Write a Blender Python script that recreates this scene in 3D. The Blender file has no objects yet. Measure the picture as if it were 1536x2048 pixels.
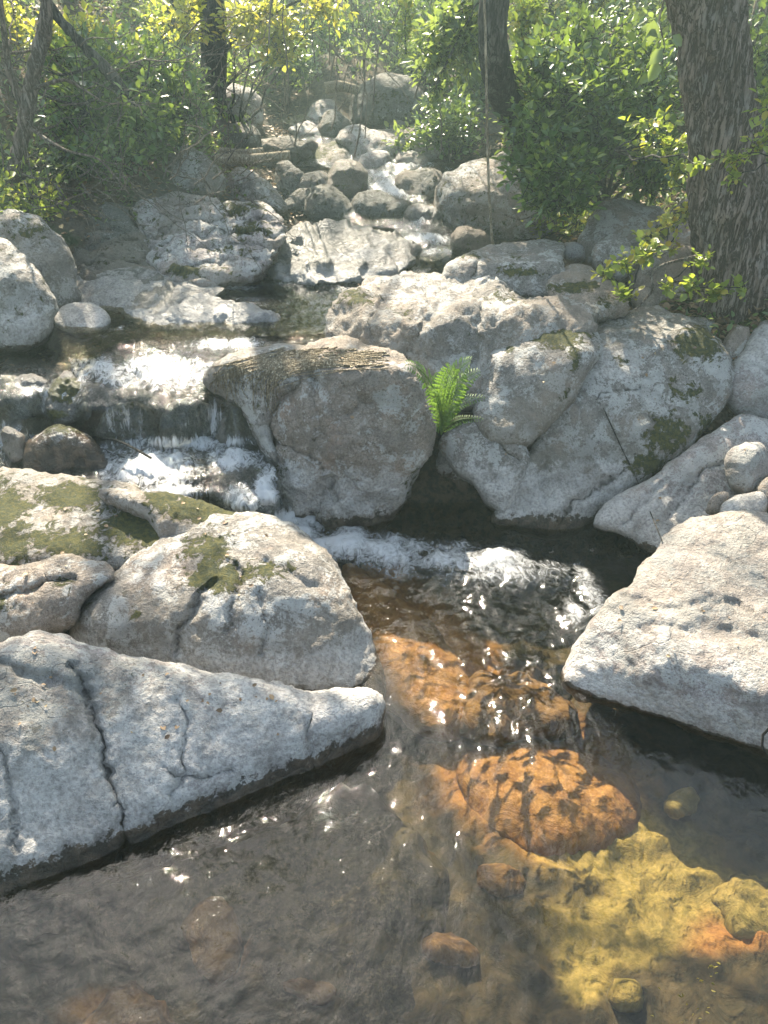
import bpy, math, random
import numpy as np
from mathutils import Vector, Matrix
from mathutils.geometry import delaunay_2d_cdt
from mathutils.bvhtree import BVHTree
R = math.radians
S = bpy.context.scene
COL = S.collection
# ------------------------------------------------------------------ camera, world, sun, exposure
CAMZ = 1.8; PITCH = 30.0; FPX = 1547.0; PW, PH = 1536.0, 2048.0
SUN_AZ, SUN_EL = -16.0, 46.0
cam_d = bpy.data.cameras.new('camera'); cam = bpy.data.objects.new('camera', cam_d); COL.objects.link(cam)
cam.location = (0, 0, CAMZ); cam.rotation_euler = (R(90 - PITCH), 0, 0)
cam_d.sensor_fit = 'VERTICAL'; cam_d.sensor_height = 24.0; cam_d.lens = 24.0 * FPX / PH
cam_d.clip_start = 0.02; cam_d.clip_end = 400
S.camera = cam
w = bpy.data.worlds.new('World'); S.world = w; w.use_nodes = True
wn = w.node_tree; bg = wn.nodes['Background']
sky = wn.nodes.new('ShaderNodeTexSky'); sky.sky_type = 'NISHITA'; sky.sun_disc = False
sky.sun_elevation = R(SUN_EL); sky.sun_rotation = R(SUN_AZ); sky.air_density = 1.0; sky.dust_density = 2.5; sky.ozone_density = 1.0
hs = wn.nodes.new('ShaderNodeHueSaturation'); hs.inputs['Saturation'].default_value = .82; wn.links.new(sky.outputs[0], hs.inputs['Color']); wn.links.new(hs.outputs[0], bg.inputs[0]); bg.inputs[1].default_value = 0.09
sl = bpy.data.lights.new('sun', 'SUN'); sun = bpy.data.objects.new('sun', sl); COL.objects.link(sun)
sl.energy = 5.0; sl.angle = R(0.5); sl.color = (1.0, 0.89, 0.71)
sd = Vector((math.sin(R(SUN_AZ)) * math.cos(R(SUN_EL)), math.cos(R(SUN_AZ)) * math.cos(R(SUN_EL)), math.sin(R(SUN_EL))))
sun.rotation_euler = sd.to_track_quat('Z', 'Y').to_euler()
S.view_settings.view_transform = 'Standard'; S.view_settings.look = 'None'
S.view_settings.exposure = 2.05; S.view_settings.gamma = 1.0
S.cycles.use_denoising = True
S.cycles.max_bounces = 7; S.cycles.diffuse_bounces = 3; S.cycles.glossy_bounces = 3
S.cycles.transparent_max_bounces = 12; S.cycles.transmission_bounces = 4
S.cycles.sample_clamp_indirect = 4.0
S.cycles.caustics_reflective = False; S.cycles.caustics_refractive = False

# ------------------------------------------------------------------ numeric helpers
CAM = np.array([0.0, 0.0, CAMZ]); cp, sp = math.cos(R(PITCH)), math.sin(R(PITCH))
def rays(p):
    p = np.asarray(p, float).reshape(-1, 2)
    xv = (p[:, 0] - PW / 2) / FPX; yv = (PH / 2 - p[:, 1]) / FPX
    return np.stack([xv, cp + sp * yv, -sp + cp * yv], 1)
def atY(px, py, Y):
    d = rays([(px, py)])[0]; return CAM + d * (Y / d[1])
def atZ(px, py, z):
    d = rays([(px, py)])[0]; return CAM + d * ((z - CAMZ) / d[2])
def _hash(ix, iy, iz, seed):
    h = (ix * 374761393 + iy * 668265263 + iz * 2147483647 + seed * 1274126177) & 0xFFFFFFFF
    h = ((h ^ (h >> 13)) * 1274126177) & 0xFFFFFFFF
    h = ((h ^ (h >> 16)) * 2246822519) & 0xFFFFFFFF
    return (h ^ (h >> 15))
_G = np.array([[1,1,0],[-1,1,0],[1,-1,0],[-1,-1,0],[1,0,1],[-1,0,1],[1,0,-1],[-1,0,-1],[0,1,1],[0,-1,1],[0,1,-1],[0,-1,-1]], float)
def gnoise(P, seed=0):
    P = np.asarray(P, float); i = np.floor(P).astype(np.int64); f = P - i
    u = f * f * f * (f * (f * 6 - 15) + 10); out = 0
    for dx in (0, 1):
        for dy in (0, 1):
            for dz in (0, 1):
                g = _G[_hash(i[:, 0] + dx, i[:, 1] + dy, i[:, 2] + dz, seed) % 12]
                v = (g * (f - np.array([dx, dy, dz]))).sum(1)
                wx = u[:, 0] if dx else 1 - u[:, 0]; wy = u[:, 1] if dy else 1 - u[:, 1]; wz = u[:, 2] if dz else 1 - u[:, 2]
                out = out + v * wx * wy * wz
    return out
def fbm(P, s, o=4, seed=0, ridge=False, gain=0.5):
    P = np.asarray(P, float); a = 1.0; r = 0; n = 0
    for k in range(o):
        v = gnoise(P * s + 17.3 * k + seed * 3.1, seed + k)
        r = r + a * ((0.5 - np.abs(v) * 2) if ridge else v); n += a; a *= gain; s *= 2.03
    return r / n
def seg_dist(P, A, B):
    P = np.asarray(P, float); out = np.full(len(P), 1e18); A = np.asarray(A, float); B = np.asarray(B, float)
    for a, b in zip(A, B):
        ab = b - a; L = (ab * ab).sum() + 1e-12
        t = np.clip(((P - a) @ ab) / L, 0, 1); q = P - a - t[:, None] * ab
        np.minimum(out, (q * q).sum(1), out=out)
    return np.sqrt(out)
def inside(P, poly):
    x, y = P[:, 0], P[:, 1]; c = np.zeros(len(P), bool); n = len(poly)
    for i in range(n):
        x1, y1 = poly[i]; x2, y2 = poly[i - 1]
        if y1 == y2: continue
        m = ((y1 > y) != (y2 > y)) & (x < (x2 - x1) * (y - y1) / (y2 - y1) + x1); c ^= m
    return c
def catmull(pts, step, closed=True):
    pts = np.asarray(pts, float); n = len(pts); out = []
    for i in range(n if closed else n - 1):
        if closed: p0, p1, p2, p3 = pts[i - 1], pts[i], pts[(i + 1) % n], pts[(i + 2) % n]
        else: p0, p1, p2, p3 = pts[max(i - 1, 0)], pts[i], pts[i + 1], pts[min(i + 2, n - 1)]
        k = max(1, int(np.linalg.norm(p2 - p1) / step))
        for j in range(k):
            t = j / k
            q = 0.5 * ((2 * p1) + (-p0 + p2) * t + (2 * p0 - 5 * p1 + 4 * p2 - p3) * t * t + (-p0 + 3 * p1 - 3 * p2 + p3) * t ** 3)
            lin = p1 + (p2 - p1) * t
            out.append(q * 0.7 + lin * 0.3)
    if not closed: out.append(pts[-1])
    return np.array(out)
def cdt(outl, step, rng):
    lo, hi = outl.min(0), outl.max(0)
    gx = np.arange(lo[0], hi[0], step); gy = np.arange(lo[1], hi[1], step * 0.87)
    X, Y = np.meshgrid(gx, gy); X[1::2] += step / 2
    G = np.stack([X.ravel(), Y.ravel()], 1) + rng.uniform(-.18, .18, (X.size, 2)) * step
    G = G[inside(G, outl)]; n = len(outl)
    d = seg_dist(G, outl, np.roll(outl, -1, 0)); G = G[d > step * 0.55]
    V = np.concatenate([outl, G]); E = [(i, (i + 1) % n) for i in range(n)]
    vo, eo, fo, *_ = delaunay_2d_cdt([Vector(v) for v in V], E, [tuple(range(n))], 1, 1e-4, False)
    P = np.array([tuple(v) for v in vo]); F = np.array([f for f in fo if len(f) == 3], int)
    e = np.max([np.linalg.norm(P[F[:, k]] - P[F[:, (k + 1) % 3]], axis=1) for k in range(3)], 0)
    ok = inside(P[F].mean(1), outl) & (e < step * 3.2)
    F = F[ok]; used = np.unique(F); mp = np.full(len(P), -1); mp[used] = np.arange(len(used))
    return P[used], mp[F]
def vnormals(V, F):
    n = np.cross(V[F[:, 1]] - V[F[:, 0]], V[F[:, 2]] - V[F[:, 0]]); N = np.zeros_like(V)
    for k in range(3): np.add.at(N, F[:, k], n)
    return N / (np.linalg.norm(N, axis=1, keepdims=True) + 1e-12)
def mesh(name, V, F, mat, parent=None, loc=(0, 0, 0), smooth=True, attrs=None, nper=3):
    me = bpy.data.meshes.new(name); V = np.asarray(V, float) - np.asarray(loc, float)
    F = np.asarray(F, np.int32); nf, k = F.shape
    me.vertices.add(len(V)); me.vertices.foreach_set('co', V.astype(np.float32).ravel())
    me.loops.add(nf * k); me.loops.foreach_set('vertex_index', F.ravel())
    me.polygons.add(nf); me.polygons.foreach_set('loop_start', np.arange(nf, dtype=np.int32) * k)
    me.polygons.foreach_set('use_smooth', np.full(nf, smooth))
    me.update(calc_edges=True); me.validate()
    for a, v in (attrs or {}).items():
        at = me.attributes.new(a, 'FLOAT', 'POINT'); at.data.foreach_set('value', np.asarray(v, np.float32))
    me.materials.append(mat)
    o = bpy.data.objects.new(name, me); COL.objects.link(o)
    if parent is not None: o.parent = parent
    o.location = loc
    return o
def tag(o, label=None, cat=None, group=None, kind=None):
    if label: o['label'] = label
    if cat: o['category'] = cat
    if group: o['group'] = group
    if kind: o['kind'] = kind
    return o
def empty(name, loc=(0, 0, 0)):
    o = bpy.data.objects.new(name, None); COL.objects.link(o); o.location = loc; o.empty_display_size = 0.1; return o

# ------------------------------------------------------------------ materials
def nt(name):
    m = bpy.data.materials.new(name); m.use_nodes = True; t = m.node_tree; t.nodes.clear()
    out = t.nodes.new('ShaderNodeOutputMaterial'); return m, t, out
class NB:
    def __init__(s, t): s.t = t
    def n(s, ty, **kw):
        x = s.t.nodes.new('ShaderNode' + ty)
        for k, v in kw.items(): setattr(x, k, v)
        return x
    def l(s, a, b): s.t.links.new(a, b)
    def setin(s, node, key, v):
        if hasattr(v, 'links') or hasattr(v, 'is_linked'): s.l(v, node.inputs[key])
        else: node.inputs[key].default_value = v
    def math(s, op, a, b=None, clamp=False):
        x = s.n('Math', operation=op, use_clamp=clamp); s.setin(x, 0, a)
        if b is not None: s.setin(x, 1, b)
        return x.outputs[0]
    def noise(s, vec, scale, detail=4, rough=.55, dist=0.0):
        x = s.n('TexNoise'); s.l(vec, x.inputs['Vector']); x.inputs['Scale'].default_value = scale
        x.inputs['Detail'].default_value = detail; x.inputs['Roughness'].default_value = rough; x.inputs['Distortion'].default_value = dist
        return x.outputs[0]
    def vor(s, vec, scale, feature='F1', out=0):
        x = s.n('TexVoronoi', feature=feature); s.l(vec, x.inputs['Vector']); x.inputs['Scale'].default_value = scale; return x.outputs[out]
    def ramp(s, v, lo, hi):
        x = s.n('MapRange'); x.interpolation_type = 'SMOOTHSTEP'; s.setin(x, 0, v); x.inputs[1].default_value = lo; x.inputs[2].default_value = hi; return x.outputs[0]
    def mix(s, f, a, b):
        x = s.n('Mix', data_type='RGBA'); s.setin(x, 0, f)
        for k, v in ((6, a), (7, b)):
            if isinstance(v, tuple): x.inputs[k].default_value = (*v, 1) if len(v) == 3 else v
            else: s.l(v, x.inputs[k])
        return x.outputs[2]
    def attr(s, name): 
        x = s.n('Attribute'); x.attribute_name = name; return x.outputs['Fac']
    def coords(s):
        tc = s.n('TexCoord'); oi = s.n('ObjectInfo'); v = s.n('VectorMath', operation='SCALE'); s.l(oi.outputs['Random'], v.inputs['Scale'])
        v.inputs[0].default_value = (37., 51., 23.)
        a = s.n('VectorMath', operation='ADD'); s.l(tc.outputs['Object'], a.inputs[0]); s.l(v.outputs[0], a.inputs[1]); return a.outputs[0]
    def bump(s, h, strength, dist, prev=None):
        b = s.n('Bump'); b.inputs['Strength'].default_value = strength; b.inputs['Distance'].default_value = dist
        s.l(h, b.inputs['Height'])
        if prev is not None: s.l(prev, b.inputs['Normal'])
        return b.outputs[0]
def principled(b, col, rough, normal=None, spec=.5):
    p = b.n('BsdfPrincipled'); b.setin(p, 'Base Color', col if not isinstance(col, tuple) else (*col, 1)); b.setin(p, 'Roughness', rough)
    p.inputs['Specular IOR Level'].default_value = spec
    if normal is not None: b.l(normal, p.inputs['Normal'])
    return p
def rock_mat(name, c1=(.31, .285, .255), c2=(.155, .142, .125), warm=(.34, .25, .19), pale=(.62, .595, .56), lichen=.45, dark=.62, warmamt=.5, rough=.8, moss_c=((.045, .058, .014), (.12, .115, .02)), gloss=False, bumpk=1.0):
    m, t, out = nt(name); b = NB(t); v = b.coords()
    big = b.noise(v, 3.2, 5, .6, .4); mid = b.noise(v, 17, 5, .65, .3); fine = b.noise(v, 85, 4, .7); grit = b.noise(v, 260, 2, .7)
    f = b.math('ADD', b.math('MULTIPLY', fine, .6), b.math('MULTIPLY', mid, .4))
    c = b.mix(b.ramp(f, .38, .62), c2, c1)
    c = b.mix(b.math('MULTIPLY', b.ramp(b.noise(v, 5.5, 4, .6), .5, .68), warmamt), c, warm)
    # pale crust lichen in ragged patches, dark lichen spots
    lp = b.math('ADD', b.math('MULTIPLY', b.noise(v, 9, 6, .72, .6), .75), b.math('MULTIPLY', fine, .25))
    c = b.mix(b.math('MULTIPLY', b.ramp(lp, lichen + .04, lichen + .09), .75), c, (.50, .50, .475))
    c = b.mix(b.math('MULTIPLY', b.ramp(grit, .57, .66), .45), c, (.60, .585, .56))
    c = b.mix(b.math('MULTIPLY', b.ramp(b.noise(v, 140, 2, .6), .6, .68), .7), c, (.07, .065, .06))
    dk = b.math('ADD', b.math('MULTIPLY', b.noise(v, 14, 5, .7), .8), b.math('MULTIPLY', big, .2))
    c = b.mix(b.math('MULTIPLY', b.ramp(dk, dark, dark + .03), .85), c, (.055, .05, .04))
    oi = b.n('ObjectInfo'); c = b.mix(b.math('MULTIPLY', b.ramp(b.noise(v, 1.6, 3, .6, .5), .42, .60), .5), c, b.mix(oi.outputs['Random'], (.16, .155, .125), (.31, .235, .17)))
    # pale washed band
    pa = b.math('ADD', b.attr('pale'), b.math('MULTIPLY', b.math('SUBTRACT', mid, .5), 1.4))
    c = b.mix(b.math('MULTIPLY', b.ramp(pa, .4, .7), .7), c, b.mix(b.ramp(fine, .35, .6), (.37, .355, .335), pale))
    # cracks
    cr = b.attr('crack'); c = b.mix(b.math('MULTIPLY', b.ramp(cr, .25, .9), .85), c, (.035, .03, .025))
    vn = b.math('ABSOLUTE', b.math('SUBTRACT', b.noise(v, 1.9, 3, .5, .2), .5)); fl = b.math('MULTIPLY', b.math('SUBTRACT', 1.0, b.ramp(vn, .0008, .0035)), b.ramp(b.noise(v, 2.6, 2, .5), .52, .58))
    c = b.mix(b.math('MULTIPLY', fl, .12), c, (.06, .05, .042))
    c = b.mix(b.math('MULTIPLY', b.ramp(b.noise(v, 7, 3, .6, 1.), .46, .60), .30), c, (.11, .10, .088))
    # moss
    mo = b.math('ADD', b.attr('moss'), b.math('MULTIPLY', b.math('SUBTRACT', b.noise(v, 22, 6, .75, .5), .5), 2.6))
    mf = b.ramp(mo, .52, .64)
    mc = b.mix(b.ramp(b.noise(v, 60, 3, .7), .4, .62), moss_c[0], moss_c[1])
    c = b.mix(b.math('MULTIPLY', mf, .93), c, mc)
    # wet, algae-dark band next to the water
    we = b.math('ADD', b.attr('wet'), b.math('MULTIPLY', b.math('SUBTRACT', b.noise(v, 24, 7, .75, .3), .5), 1.7))
    wf = b.ramp(we, .48, .52)
    c = b.mix(b.math('MULTIPLY', wf, .93), c, b.mix(b.ramp(mid, .4, .6), (.030, .022, .014), (.10, .068, .042)))
    h = b.math('ADD', b.math('ADD', b.math('MULTIPLY', mid, 1.0), b.math('MULTIPLY', fine, .45)), b.math('MULTIPLY', grit, .15))
    h = b.math('ADD', h, b.math('MULTIPLY', mf, b.math('MULTIPLY', b.noise(v, 190, 3, .8), .9)))
    h = b.math('SUBTRACT', h, b.math('MULTIPLY', fl, .12))
    nrm = b.bump(h, 1.0 * bumpk, .028)
    rg = b.math('SUBTRACT', rough, b.math('MULTIPLY', wf, .5))
    p = principled(b, c, rg, nrm, .5 if gloss else .35); b.l(p.outputs[0], out.inputs[0]); return m
M = {}
M['granite'] = rock_mat('granite')
M['granite_pale'] = rock_mat('granite_pale', c1=(.43, .388, .37), c2=(.24, .212, .205), warm=(.39, .31, .26), lichen=.44, dark=.66)
M['granite_pink'] = rock_mat('granite_pink', c1=(.34, .29, .245), c2=(.18, .145, .115), warm=(.36, .26, .20), warmamt=.7, lichen=.49)
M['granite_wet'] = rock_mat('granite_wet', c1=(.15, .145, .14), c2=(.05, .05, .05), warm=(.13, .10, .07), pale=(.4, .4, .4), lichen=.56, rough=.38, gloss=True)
M['granite_far'] = rock_mat('granite_far', c1=(.23, .23, .205), c2=(.11, .11, .095), lichen=.53, bumpk=1.6)
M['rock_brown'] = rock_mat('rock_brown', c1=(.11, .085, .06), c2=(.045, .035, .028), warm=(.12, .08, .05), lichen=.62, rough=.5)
def bed_mat(name, a, b_, sc=14):
    m, t, out = nt(name); b = NB(t); v = b.coords()
    n1 = b.noise(v, sc, 6, .7, .5); n2 = b.noise(v, 4, 4, .6, .3); n3 = b.vor(v, 34)
    c = b.mix(b.ramp(n1, .35, .66), a, b_); c = b.mix(b.math('MULTIPLY', b.ramp(n2, .45, .7), .5), c, tuple(x * .45 for x in a))
    c = b.mix(b.math('MULTIPLY', b.ramp(b.noise(v, 90, 3, .7), .5, .7), .5), c, tuple(min(1, x * 1.7) for x in b_))
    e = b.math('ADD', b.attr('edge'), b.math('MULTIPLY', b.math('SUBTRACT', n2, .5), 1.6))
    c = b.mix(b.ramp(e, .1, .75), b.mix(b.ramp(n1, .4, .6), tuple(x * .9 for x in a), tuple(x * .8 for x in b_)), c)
    p = principled(b, c, .8, b.bump(b.math('ADD', n1, b.math('MULTIPLY', n3, .2)), .8, .02), .2); b.l(p.outputs[0], out.inputs[0]); return m
M['bed_orange'] = bed_mat('bed_orange', (.22, .11, .05), (.36, .21, .095))
M['bed_brown'] = bed_mat('bed_brown', (.11, .065, .035), (.24, .15, .08))
M['bed_moss'] = bed_mat('bed_moss', (.15, .13, .045), (.34, .27, .11))
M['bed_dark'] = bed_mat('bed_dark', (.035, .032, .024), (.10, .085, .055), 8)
def poolbed_mat():
    m, t, out = nt('pool_bed'); b = NB(t); g = b.n('NewGeometry'); v = g.outputs['Position']
    n1 = b.noise(v, 12, 6, .7, .6); n2 = b.noise(v, 45, 4, .7); wob = b.math('MULTIPLY', b.math('SUBTRACT', b.noise(v, 6, 5, .6, .8), .5), .9)
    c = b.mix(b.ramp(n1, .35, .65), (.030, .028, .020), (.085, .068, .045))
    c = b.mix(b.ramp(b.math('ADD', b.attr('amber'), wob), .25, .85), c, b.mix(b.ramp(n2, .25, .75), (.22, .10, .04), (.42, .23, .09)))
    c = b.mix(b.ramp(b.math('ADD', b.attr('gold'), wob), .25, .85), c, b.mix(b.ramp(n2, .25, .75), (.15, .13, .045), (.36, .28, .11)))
    p = principled(b, c, .85, b.bump(b.math('ADD', n1, b.math('MULTIPLY', n2, .2)), .6, .02), .2); b.l(p.outputs[0], out.inputs[0]); return m
M['pool_bed'] = poolbed_mat()
def ground_mat():
    m, t, out = nt('forest_floor'); b = NB(t); g = b.n('NewGeometry'); v = g.outputs['Position']
    n1 = b.noise(v, 3.5, 6, .7); n2 = b.noise(v, 26, 5, .7); n3 = b.noise(v, 1.1, 4, .6)
    c = b.mix(b.ramp(n2, .35, .65), (.055, .042, .025), (.17, .125, .075))
    c = b.mix(b.ramp(n1, .48, .6), c, (.05, .075, .022)); c = b.mix(b.math('MULTIPLY', b.ramp(n3, .5, .65), .6), c, (.21, .20, .18))
    c = b.mix(b.attr('under'), c, b.mix(b.ramp(n2, .4, .6), (.03, .026, .02), (.10, .075, .045)))
    p = principled(b, c, .9, b.bump(b.math('ADD', n2, n1), 1.0, .06), .2); b.l(p.outputs[0], out.inputs[0]); return m
M['ground'] = ground_mat()
def water_mat(name, tint=(.80, .80, .72), s1=14, s2=55, k=.5, rough=.035, d=.012, foamc=(.84, .86, .88), mscale=(1, .75, 1), fr_=(.25, 1.1)):
    m, t, out = nt(name); b = NB(t); g = b.n('NewGeometry'); v = g.outputs['Position']
    mp = b.n('Mapping'); b.l(v, mp.inputs[0]); mp.inputs['Scale'].default_value = mscale
    v = mp.outputs[0]
    h = b.math('ADD', b.noise(v, s1, 4, .55, .8), b.math('MULTIPLY', b.noise(v, s2, 3, .6, .4), .28))
    nrm = b.bump(h, k, d)
    fr = b.n('Fresnel'); fr.inputs[0].default_value = 1.36; b.l(nrm, fr.inputs['Normal'])
    tr = b.n('BsdfTransparent'); tr.inputs[0].default_value = (*tint, 1)
    gl = b.n('BsdfGlossy'); gl.inputs['Roughness'].default_value = rough; b.l(nrm, gl.inputs['Normal'])
    ms = b.n('MixShader'); b.l(b.math('MINIMUM', b.math('MULTIPLY', fr.outputs[0], 1.25), 1.0), ms.inputs[0]); b.l(tr.outputs[0], ms.inputs[1]); b.l(gl.outputs[0], ms.inputs[2])
    fo = b.attr('foam'); st = b.noise(v, 30, 5, .7, 1.2)
    ff = b.ramp(b.math('ADD', fo, b.math('MULTIPLY', b.math('SUBTRACT', st, .5), 1.5)), *fr_)
    dif = principled(b, foamc, .35, b.bump(st, .6, .02), .5)
    tl = b.n('BsdfTranslucent'); tl.inputs[0].default_value = (*foamc, 1)
    fm = b.n('MixShader'); fm.inputs[0].default_value = .4; b.l(dif.outputs[0], fm.inputs[1]); b.l(tl.outputs[0], fm.inputs[2])
    m2 = b.n('MixShader'); b.l(ff, m2.inputs[0]); b.l(ms.outputs[0], m2.inputs[1]); b.l(fm.outputs[0], m2.inputs[2])
    b.l(m2.outputs[0], out.inputs[0]); return m
M['water'] = water_mat('water', tint=(.82, .78, .64), s1=13, s2=60, k=.32)
M['water_fast'] = water_mat('water_fast', tint=(.74, .77, .72), s1=30, s2=90, k=.9, rough=.06, mscale=(1.3, 1.0, .12), fr_=(.32, .95))
def leaf_mat(name, a, b_, c_=None, rough=.35, trans=.45, tc=None):
    m, t, out = nt(name); b = NB(t); r = b.attr('rnd')
    col = b.mix(b.ramp(r, 0, .7), a, b_)
    if c_: col = b.mix(b.ramp(r, .8, .9), col, c_)
    p = principled(b, col, rough, None, 1.0)
    tl = b.n('BsdfTranslucent'); b.l(b.mix(.6, col, tc or (.32, .42, .05)), tl.inputs[0])
    ms = b.n('MixShader'); ms.inputs[0].default_value = trans; b.l(p.outputs[0], ms.inputs[1]); b.l(tl.outputs[0], ms.inputs[2])
    b.l(ms.outputs[0], out.inputs[0]); return m
M['leaf_holly'] = leaf_mat('leaf_holly', (.03, .08, .02), (.08, .17, .035), (.24, .32, .05), rough=.30, trans=.38)
M['leaf_lime'] = leaf_mat('leaf_lime', (.10, .17, .02), (.26, .32, .03), (.45, .36, .03), rough=.4, trans=.55, tc=(.38, .48, .06))
M['leaf_yellow'] = leaf_mat('leaf_yellow', (.20, .25, .03), (.36, .36, .035), (.50, .34, .04), rough=.4, trans=.5, tc=(.55, .56, .07))
M['leaf_dusty'] = leaf_mat('leaf_dusty', (.05, .10, .04), (.12, .19, .06), (.30, .33, .06), rough=.35, trans=.45, tc=(.40, .50, .08))
M['leaf_dead'] = leaf_mat('leaf_dead', (.11, .06, .025), (.30, .19, .09), (.40, .30, .16), rough=.7, trans=.15, tc=(.3, .2, .08))
M['fern'] = leaf_mat('fern_green', (.04, .11, .012), (.12, .22, .028), rough=.5, trans=.45, tc=(.26, .42, .05))
def bark_mat(name, a=(.15, .115, .085), b_=(.29, .235, .19), moss=.0, sc=1.0):
    m, t, out = nt(name); b = NB(t); v = b.coords()
    mp = b.n('Mapping'); b.l(v, mp.inputs[0]); mp.inputs['Scale'].default_value = (1, 1, .13)
    n1 = b.noise(mp.outputs[0], 42 * sc, 5, .7, .6); n2 = b.noise(v, 7 * sc, 4, .6); n3 = b.noise(v, 120, 3, .7)
    fu = b.ramp(b.math('ABSOLUTE', b.math('SUBTRACT', b.noise(mp.outputs[0], 34 * sc, 6, .7, .35), .5)), .0, .06)
    c = b.mix(b.ramp(n1, .38, .62), a, b_); c = b.mix(b.math('MULTIPLY', b.ramp(n2, .54, .64), .35), c, (.27, .27, .24)); c = b.mix(fu, tuple(x * .6 for x in a), c)
    n1 = b.math('ADD', b.math('MULTIPLY', n1, .5), b.math('MULTIPLY', fu, .6))
    c = b.mix(b.ramp(b.math('ADD', b.attr('moss'), b.math('SUBTRACT', b.noise(v, 12, 4, .7), .5)), .5, .7), c, (.13, .13, .02))
    p = principled(b, c, .85, b.bump(b.math('ADD', n1, b.math('MULTIPLY', n3, .25)), 1.0, .02), .25); b.l(p.outputs[0], out.inputs[0]); return m
M['bark'] = bark_mat('bark'); M['bark_dark'] = bark_mat('bark_dark', (.04, .035, .03), (.11, .10, .085)); M['twig'] = bark_mat('twig', (.16, .13, .10), (.34, .29, .24), sc=2)
M['straw'] = bark_mat('straw', (.38, .30, .19), (.66, .57, .42), sc=3)

# ------------------------------------------------------------------ rock builder
BVHS = []
def facet_t(P, D, fac, soft, mode='max'):
    ts = []
    for (px, py, Y, tilt, yaw) in fac:
        A = atY(px, py, Y); n = np.array([math.sin(R(tilt)) * math.sin(R(yaw)), -math.sin(R(tilt)) * math.cos(R(yaw)), math.cos(R(tilt))])
        den = D @ n; den = np.minimum(den, -.06); ts.append((n @ (A - CAM)) / den)
    ts = np.array(ts)
    if len(ts) == 1: return ts[0]
    m = ts.max(0); return m + soft * np.log(np.exp((ts - m) / soft).sum(0)) - soft * 0
NROCK = 0
def rock(name, label, outline, fac, R_=70, B=.12, T=.25, step=8, grooves=(), bumps=(), moss=(), pale=(), mat='granite',
         amp=(.022, .010, .004), wl=None, wetw=.05, soft=.02, group=None, sink=.25, allmoss=0.0, strata=None, cat='rock', jit=1.0, top_moss=0.0, terr=0.0):
    global NROCK; NROCK += 1; seed = NROCK; rng = np.random.default_rng(seed)
    o = catmull(outline, step)
    j = fbm(np.c_[o / 60., np.full(len(o), seed * 7.7)], 1, 4, seed); k = fbm(np.c_[o / 60., np.full(len(o), seed * 7.7 + 40)], 1, 4, seed)
    o = o + np.c_[j, k] * min(14, R_ * .25) * jit
    P, F = cdt(o, step, rng); D = rays(P); n0 = len(P)
    d = seg_dist(P, o, np.roll(o, -1, 0)); rim = d < .02
    Fz = facet_t(P, D, fac, soft)
    prof = np.sqrt(np.clip(1 - (1 - np.clip(d / R_, 0, 1)) ** 2, 0, 1))
    t = Fz + B * (1 - prof)
    for (bx, by, r, h) in bumps: t -= h * np.exp(-((P[:, 0] - bx) ** 2 + (P[:, 1] - by) ** 2) / r ** 2) * prof
    crack = np.zeros(n0)
    Pw = P + np.c_[fbm(np.c_[P / 45., np.full(n0, seed * 1.3)], 1, 4, seed + 9), fbm(np.c_[P / 45., np.full(n0, seed * 1.3 + 50)], 1, 4, seed + 9)] * 26
    for g in grooves:
        pts, wd, dep = g[:3]; pts = np.array(pts, float)
        gd = seg_dist(Pw, pts[:-1], pts[1:])
        t += dep * np.exp(-(gd / wd) ** 2) * prof
        crack = np.maximum(crack, np.exp(-(gd / max(wd * .33, step * .55)) ** 2) * (g[3] if len(g) > 3 else 1.0))
    Vf = CAM + D * t[:, None]
    R2 = max(d.max(), 1); pb = np.sqrt(np.clip(1 - (1 - d / R2) ** 2, 0, 1))
    tb = Fz + B + T * pb; Vb = CAM + D * tb[:, None]; Vb[:, 2] -= sink * T * pb
    ids = np.where(~rim)[0]; mp = np.arange(n0); mp[ids] = n0 + np.arange(len(ids))
    V = np.concatenate([Vf, Vb[ids]]); Fa = F; Fb = mp[F][:, ::-1]
    # orient the front to the camera
    c = V[F].mean(1); nn = np.cross(V[F[:, 1]] - V[F[:, 0]], V[F[:, 2]] - V[F[:, 0]])
    if ((nn * (CAM - c)).sum(1)).sum() < 0: Fa = F[:, ::-1]; Fb = Fb[:, ::-1]
    FF = np.concatenate([Fa, Fb]); N = vnormals(V, FF)
    sz = 1.0
    a, bm, c3 = amp; W = V + seed * 3.7
    disp = a * 1.6 * fbm(W, 3.0, 3, seed) * 2 + bm * (fbm(W, 6.5, 4, seed + 5, ridge=True) * 1.1 + fbm(W, 16, 4, seed + 6, gain=.6) * .9) + c3 * fbm(W, 45, 3, seed + 7) * 1.5
    if terr > 0:
        q = fbm(W, 5, 3, seed + 20) * 3; disp += terr * (np.abs((q * 3) % 1 - .5) - .25)
    if strata:
        (nx, ny, nz, fr, am) = strata; ph = (V @ np.array([nx, ny, nz])) * fr + fbm(W, 3, 3, seed + 11) * 1.6
        s = (ph % 1.0); disp += am * (np.minimum(s * 1.4, (1 - s) * 6).clip(0, 1) - .5)
    V = V + N * disp[:, None]
    N = vnormals(V, FF)
    at = {}
    mm = np.full(len(V), allmoss); Pall = np.concatenate([P, P[ids]])
    for (mx, my, rx, ry, st) in moss:
        mm = np.maximum(mm, st * np.exp(-(((Pall[:, 0] - mx) / rx) ** 2 + ((Pall[:, 1] - my) / ry) ** 2)))
    mm = np.maximum(mm, top_moss * np.clip(N[:, 2] * 1.5 - .6, 0, 1))
    at['moss'] = mm
    pp = np.zeros(len(V))
    for (mx, my, rx, ry, st) in pale:
        pp = np.maximum(pp, st * np.exp(-(((Pall[:, 0] - mx) / rx) ** 2 + ((Pall[:, 1] - my) / ry) ** 2)))
    cz = np.concatenate([crack, np.zeros(len(ids))])
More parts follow.
